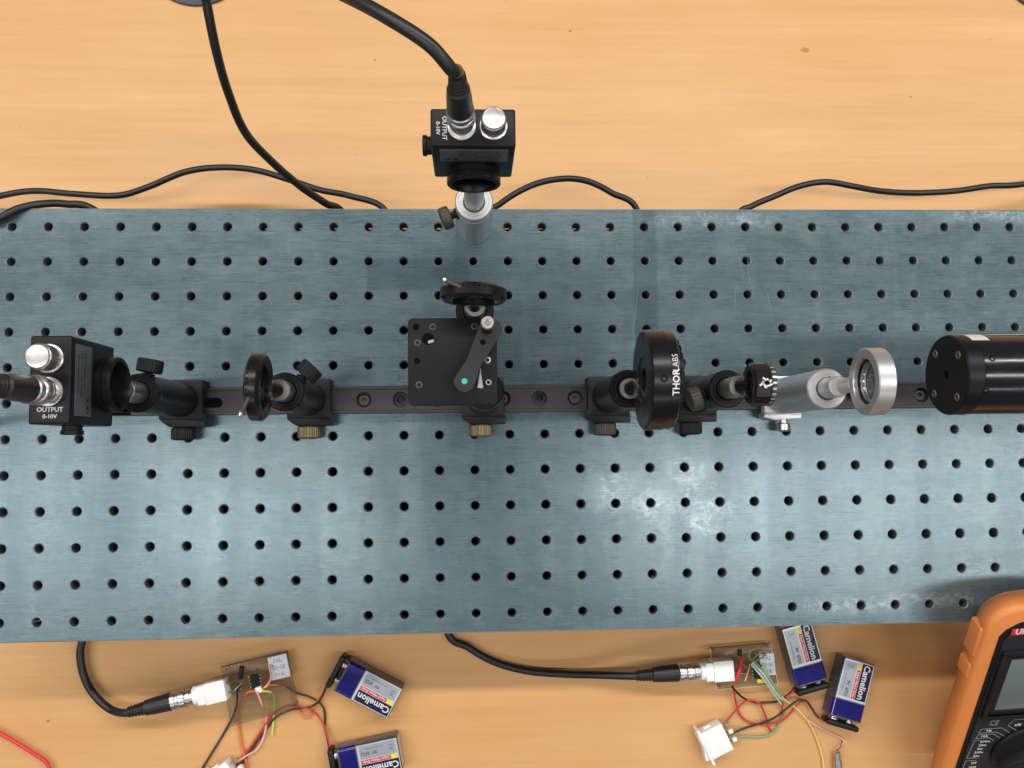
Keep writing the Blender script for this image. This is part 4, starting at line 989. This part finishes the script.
# small metal part with lead at the bottom edge
q = (310.1, -253.3, -76); t = thing('laser_diode', 'small silver cylindrical part at the bottom edge below the rightmost battery', 'component', (q[0], q[1], TZ))
MB().lathe([(0, 0), (2.4, 0), (2.9, .4), (2.9, 4), (2.3, 4.4), (2.3, 5.6), (3.3, 6), (3.3, 15), (2.8, 15.6), (0, 15.6)], (q[0], q[1], TZ + 3.4), (.04, -1, 0), 28).build('barrel', M_chr, t, 28)
mb = MB(); e = (315.3, -245.7, -76); mb.tube([(q[0], q[1] + .5, TZ + 3.4), ((q[0] + e[0]) / 2, (q[1] + e[1]) / 2, TZ + 4.5), (e[0], e[1], TZ + 2.5)], .45, 8); mb.build('lead', M_brs, t)

# ================================================================ SWITCHES
def rocker(A, label, loc):
    t = thing('rocker_switch', label, 'switch', loc, 'white rocker switches')
    # local: x = depth axis (flange at x=0, body towards +x), y along the flange
    mb = MB(A); mb.box((10.0, 0, 0), (18, 22, 12.5), .6); mb.build('body', M_white, t)
    mb = MB(A); mb.box((-.2, 0, 0), (2.4, 29.5, 15), .6, 2); mb.build('flange', M_white, t)
    mb = MB(A @ RZ(0)); vs = [(-1.2, -10.5), (-4.6, -9.5), (-2.0, 0), (-2.4, 9.5), (-1.2, 10.5)]; mb.M = A
    mb.prism(vs, -5.2, 5.2, .3); mb.build('rocker', M_white, t)
    mb = MB(A); mb.box((8, 11.5, 0), (6, 2.0, 4), .4); mb.box((8, -11.5, 0), (6, 2.0, 4), .4); mb.build('clip', M_white, t)
    for y_ in (-7, 0, 7):
        mb = MB(A); mb.box((22, y_, 0), (7, .9, 4.6), .15, 1); mb.build('tab', M_stl, t)
        if y_ != 7: mb = MB(A); mb.box((23.5, y_, .4), (4.4, 3.8, 4.4), 1.4, 3); mb.build('solder_blob', M_glue, t)
q1 = (195.6, -231.3, -70); q2 = (207.8, -257.1, -70); mx_, my_ = (q1[0] + q2[0]) / 2, (q1[1] + q2[1]) / 2
ang = math.degrees(math.atan2(q2[1] - q1[1], q2[0] - q1[0])) + 90
rocker(T(mx_ + 1, my_ + .6, TZ + 7.6) @ RZ(ang), 'white rocker switch lying on its side left of the yellow wire', (mx_ + 9, my_ + 5, TZ))
q = (-168.5, -260.8, -70)
rocker(T(q[0] - 6, q[1] - 3, TZ + 7.6) @ RZ(35), 'white rocker switch mostly cut off at the bottom edge, lower left', (q[0], q[1], TZ))

# ================================================================ DARK CAPS AT THE FAR EDGE
for q, lb in (((-200.8, 399.1, -78), 'grey round cap on the table at the top left, crossed by the diagonal cable'), ((523.9, 403.6, -78), 'grey round cap on the table cut off at the top right corner')):
    t = thing('round_cap', lb, 'cap', (q[0], q[1], TZ), 'round caps on the table')
    MB().lathe([(0, 0), (43.5, 0), (44, .5), (43.6, 2.4), (41, 3.2), (22, 3.6), (21, 3.0), (0, 3.0)], (q[0], q[1], TZ), (0, 0, 1), 72).build('disc', M_disc, t, 28)

# ================================================================ MULTIMETER
th = 34.0; u = Vector((0, math.cos(math.radians(th)), math.sin(math.radians(th)))); n = Vector((0, -math.sin(math.radians(th)), math.cos(math.radians(th))))
MO = Vector((0, -137.5, 0)) + n * 36.6 + u * 50
F = Matrix(((1, 0, 0, MO.x), (0, u.y, n.y, MO.y), (0, u.z, n.z, MO.z), (0, 0, 0, 1)))   # x right, y up the face, z out of the face
mm = thing('multimeter', 'orange and black digital multimeter leaning on the breadboard edge at the lower right', 'multimeter', (405, -255, TZ))
XL = 359.5; XR = XL + 116; Lm = 196.0
F = F @ T(XL + 1.5, -1.0, 0) @ RZ(3.5) @ T(-XL, 0, 0)
def body_outline(gr=0.0):
    pts = []
    x0, x1 = XL - gr, XR + gr
    for k in range(9): a = math.radians(180 - 90 * k / 8); pts.append((x0 + 20 + 20 * math.cos(a), -22 + 20 * math.sin(a) * 1.0))
    pts += [(XL + 30, -.9), (XL + 36, 0), (XR - 36, 0), (XR - 30, -.9)]
    for k in range(9): a = math.radians(90 - 90 * k / 8); pts.append((x1 - 20 + 20 * math.cos(a), -22 + 20 * math.sin(a)))
    pts += [(x1 + 1, -100)]
    for k in range(7): a = math.radians(0 - 90 * k / 6); pts.append((x1 - 5 + 5 * math.cos(a), -Lm + 5 + 5 * math.sin(a)))
    for k in range(7): a = math.radians(-90 - 90 * k / 6); pts.append((x0 + 5 + 5 * math.cos(a), -Lm + 5 + 5 * math.sin(a)))
    pts += [(x0 - 1, -100)]
    return pts
mb = MB(F); ol = body_outline(); xc, yc = (XL + XR) / 2, -Lm / 2; n_ = len(ol)
lv_ = [(0.955, 0.0), (.975, -.5), (.99, -1.8), (.998, -3.6), (1.0, -6.0), (.96, -14), (.83, -24), (.71, -34), (.69, -36)]
vs_ = []; fs_ = []
for sc_, z_ in lv_:
    ox = (XR - XL) / 2 * (1 - sc_)
    for x_, y_ in ol:
        kx = (abs(x_ - xc) - ox) / abs(x_ - xc) if abs(x_ - xc) > ox else 0; oy = ox * (1.15 if y_ > yc else .05); ky = (abs(y_ - yc) - oy) / abs(y_ - yc) if abs(y_ - yc) > oy else 0
        vs_.append((xc + (x_ - xc) * kx, yc + (y_ - yc) * ky, z_))
for j in range(len(lv_) - 1):
    for k in range(n_): fs_.append([j * n_ + k, j * n_ + (k + 1) % n_, (j + 1) * n_ + (k + 1) % n_, (j + 1) * n_ + k])
fs_ += [list(range(n_)), list(range(len(vs_) - n_, len(vs_)))]
mb._add(vs_, fs_); hol = mb.build('holster', M_orange, mm, 40)
# raised grips at the left side
for y0, y1 in ((-22, -49), (-56, -70)):
    mb = MB(F); mb.box((XL + 1.6, (y0 + y1) / 2, -9), (6.5, abs(y1 - y0), 13), 1.8, 3); mb.build('grip', M_orange, hol)
# black face inset
fl = (373.3, -24.5)
def face_outline(ins):
    x0, x1 = XL + 10.5 + ins, XR - 10.5 - ins; top = -13.5 - ins; b = -Lm + 12 + ins
    return [(x0, top - 13), (x0 + 3.5, top - 7), (x0 + 11, top - 1.5), (x0 + 24, top + 1.5), (x1 - 24, top + 1.5), (x1 - 11, top - 1.5), (x1 - 3.5, top - 7), (x1, top - 13), (x1, b), (x0, b)]
mb = MB(F); mb.prism(face_outline(0)[::-1], -2, .9, .7); face = mb.build('face_plate', M_plast, mm)
mb = MB(F); mb.prism(face_outline(3.0)[::-1], .9, 1.7, .3); mb.build('face_panel', M_face, face)
# display hood: stepped frame and glass
hx0_ = XL + 15.0; hx1_ = XR - 15.0
def ringframe(x0, x1, y0, y1, wd, z0, z1, bev=.4):
    for c_, d_ in ((((x0 + x1) / 2, y1 - wd / 2, (z0 + z1) / 2), (x1 - x0, wd, z1 - z0)), (((x0 + x1) / 2, y0 + wd / 2, (z0 + z1) / 2), (x1 - x0, wd, z1 - z0)),
                   ((x0 + wd / 2, (y0 + y1) / 2, (z0 + z1) / 2), (wd, y1 - y0 - 2 * wd, z1 - z0)), ((x1 - wd / 2, (y0 + y1) / 2, (z0 + z1) / 2), (wd, y1 - y0 - 2 * wd, z1 - z0))):
        mb.box(c_, d_, bev)
yt, yb = -39.0, -106.0
mb = MB(F); ringframe(hx0_, hx1_, yb, yt, 3.2, 1.5, 4.2); ringframe(hx0_ + 3.2, hx1_ - 3.2, yb + 3.2, yt - 3.2, 4.6, 1.5, 2.9); hood = mb.build('display_frame', M_plast, face)
mb = MB(F); mb.box(((hx0_ + hx1_) / 2, (yt + yb) / 2, 2.0), (hx1_ - hx0_ - 15.6, yt - yb - 15.6, .7), .2); mb.build('display', M_lcd, face)
# logo, CE mark, scale print, dial
mb = MB(F); mb.box((XL + 30.5, -21.5, 1.9), (28, 5.8, .3), .1); mb.build('logo_plate', M_red, face)
mb = MB(F @ T(XL + 27.5, -21.5, 2.08)); mb.text('UNI-T', 6.4, .2, .04); mb.build('print', M_prt, face)
mb = MB(F @ T(XL + 27, -113, 1.74) @ Matrix.Diagonal((1, 1.35, 1, 1))); mb.text('CE', 5.6, -.02, .04); mb.build('print', M_gprt, face)
kc = (XL + 58, yb - 38)
mb = MB(F); mb.cyl((kc[0], kc[1], 1.6), (kc[0], kc[1], 4.6), 26, 1.0, 64); kn = mb.build('dial', M_plast, face)
mb = MB(F @ T(kc[0], kc[1], 4.4) @ RZ(22)); mb.prism([(-23, -1), (-15, -3.4), (0, -4.2), (15, -3.4), (19, 0), (15, 3.4), (0, 4.2), (-15, 3.2)], 0, 7.5, .9); mb.build('grip_bar', M_plast, kn)
mb = MB(F)
def line(a, b, wd=.38, z=1.78):
    a = Vector(a); b = Vector(b); d = b - a
    mb.box(((a.x + b.x) / 2, (a.y + b.y) / 2, z), (d.length + wd * .6, wd, .06), 0, 1, RZ(math.degrees(math.atan2(d.y, d.x))))
X = XL + 19; Y = yb - 12.5
def poly(*q):
    for a, b in zip(q, q[1:]): line(a, b)
poly((X + 22, Y - 6), (X + 15, Y), (X, Y), (X - 1, Y - 4.2), (X + 12, Y - 4.2), (X + 19, Y - 9.4))
poly((X - 1, Y - 6), (X + 10, Y - 6), (X + 16, Y - 11)); poly((X - 1, Y - 6), (X - 2, Y - 10), (X + 8, Y - 10), (X + 12, Y - 13.5))
poly((X - 2, Y - 12), (X + 2, Y - 12)); poly((X - 2.2, Y - 12), (X - 3.6, Y - 32), (X + 4, Y - 32)); poly((X - 3.6, Y - 35), (X + 4, Y - 35)); poly((X - 3.6, Y - 35), (X - 4.2, Y - 56))
poly((X + 28, Y - 5), (X + 19, Y + 2), (X + 22, Y + 8), (X + 54, Y + 8))
mb.build('scale_lines', M_gprt, face)
for k, (tx, ax_, ay_) in enumerate((('hFE', X + 26, Y + 2), ('750', X + 33, Y + 4), ('200', X + 41, Y + 4), ('V~', X + 48, Y + 5), ('Hz', X + 6, Y - 2.1), ('10A', X + 4, Y - 8), ('200m', X + 6, Y - 14), ('20m', X + 5, Y - 18), ('2m', X + 4, Y - 22), ('200u', X + 4, Y - 26), ('20u', X + 3, Y - 30), ('2M', X + 3, Y - 38), ('20M', X + 3, Y - 43))):
    mb = MB(F @ T(ax_, ay_, 1.76)); mb.text(tx, 3.2, .08, .03, res=1); mb.build('print', M_prt, face)
# cylinder-shaped jacks near the foot of the meter (out of the frame, same instrument)
for k in range(4):
    MB(F).pipe((XL + 22 + 16 * k, -Lm + 24, 1.2), (XL + 22 + 16 * k, -Lm + 24, 3.0), 5.2, 2.4, .3, 28).build('input_jack', M_red if k == 3 else M_plast, face)
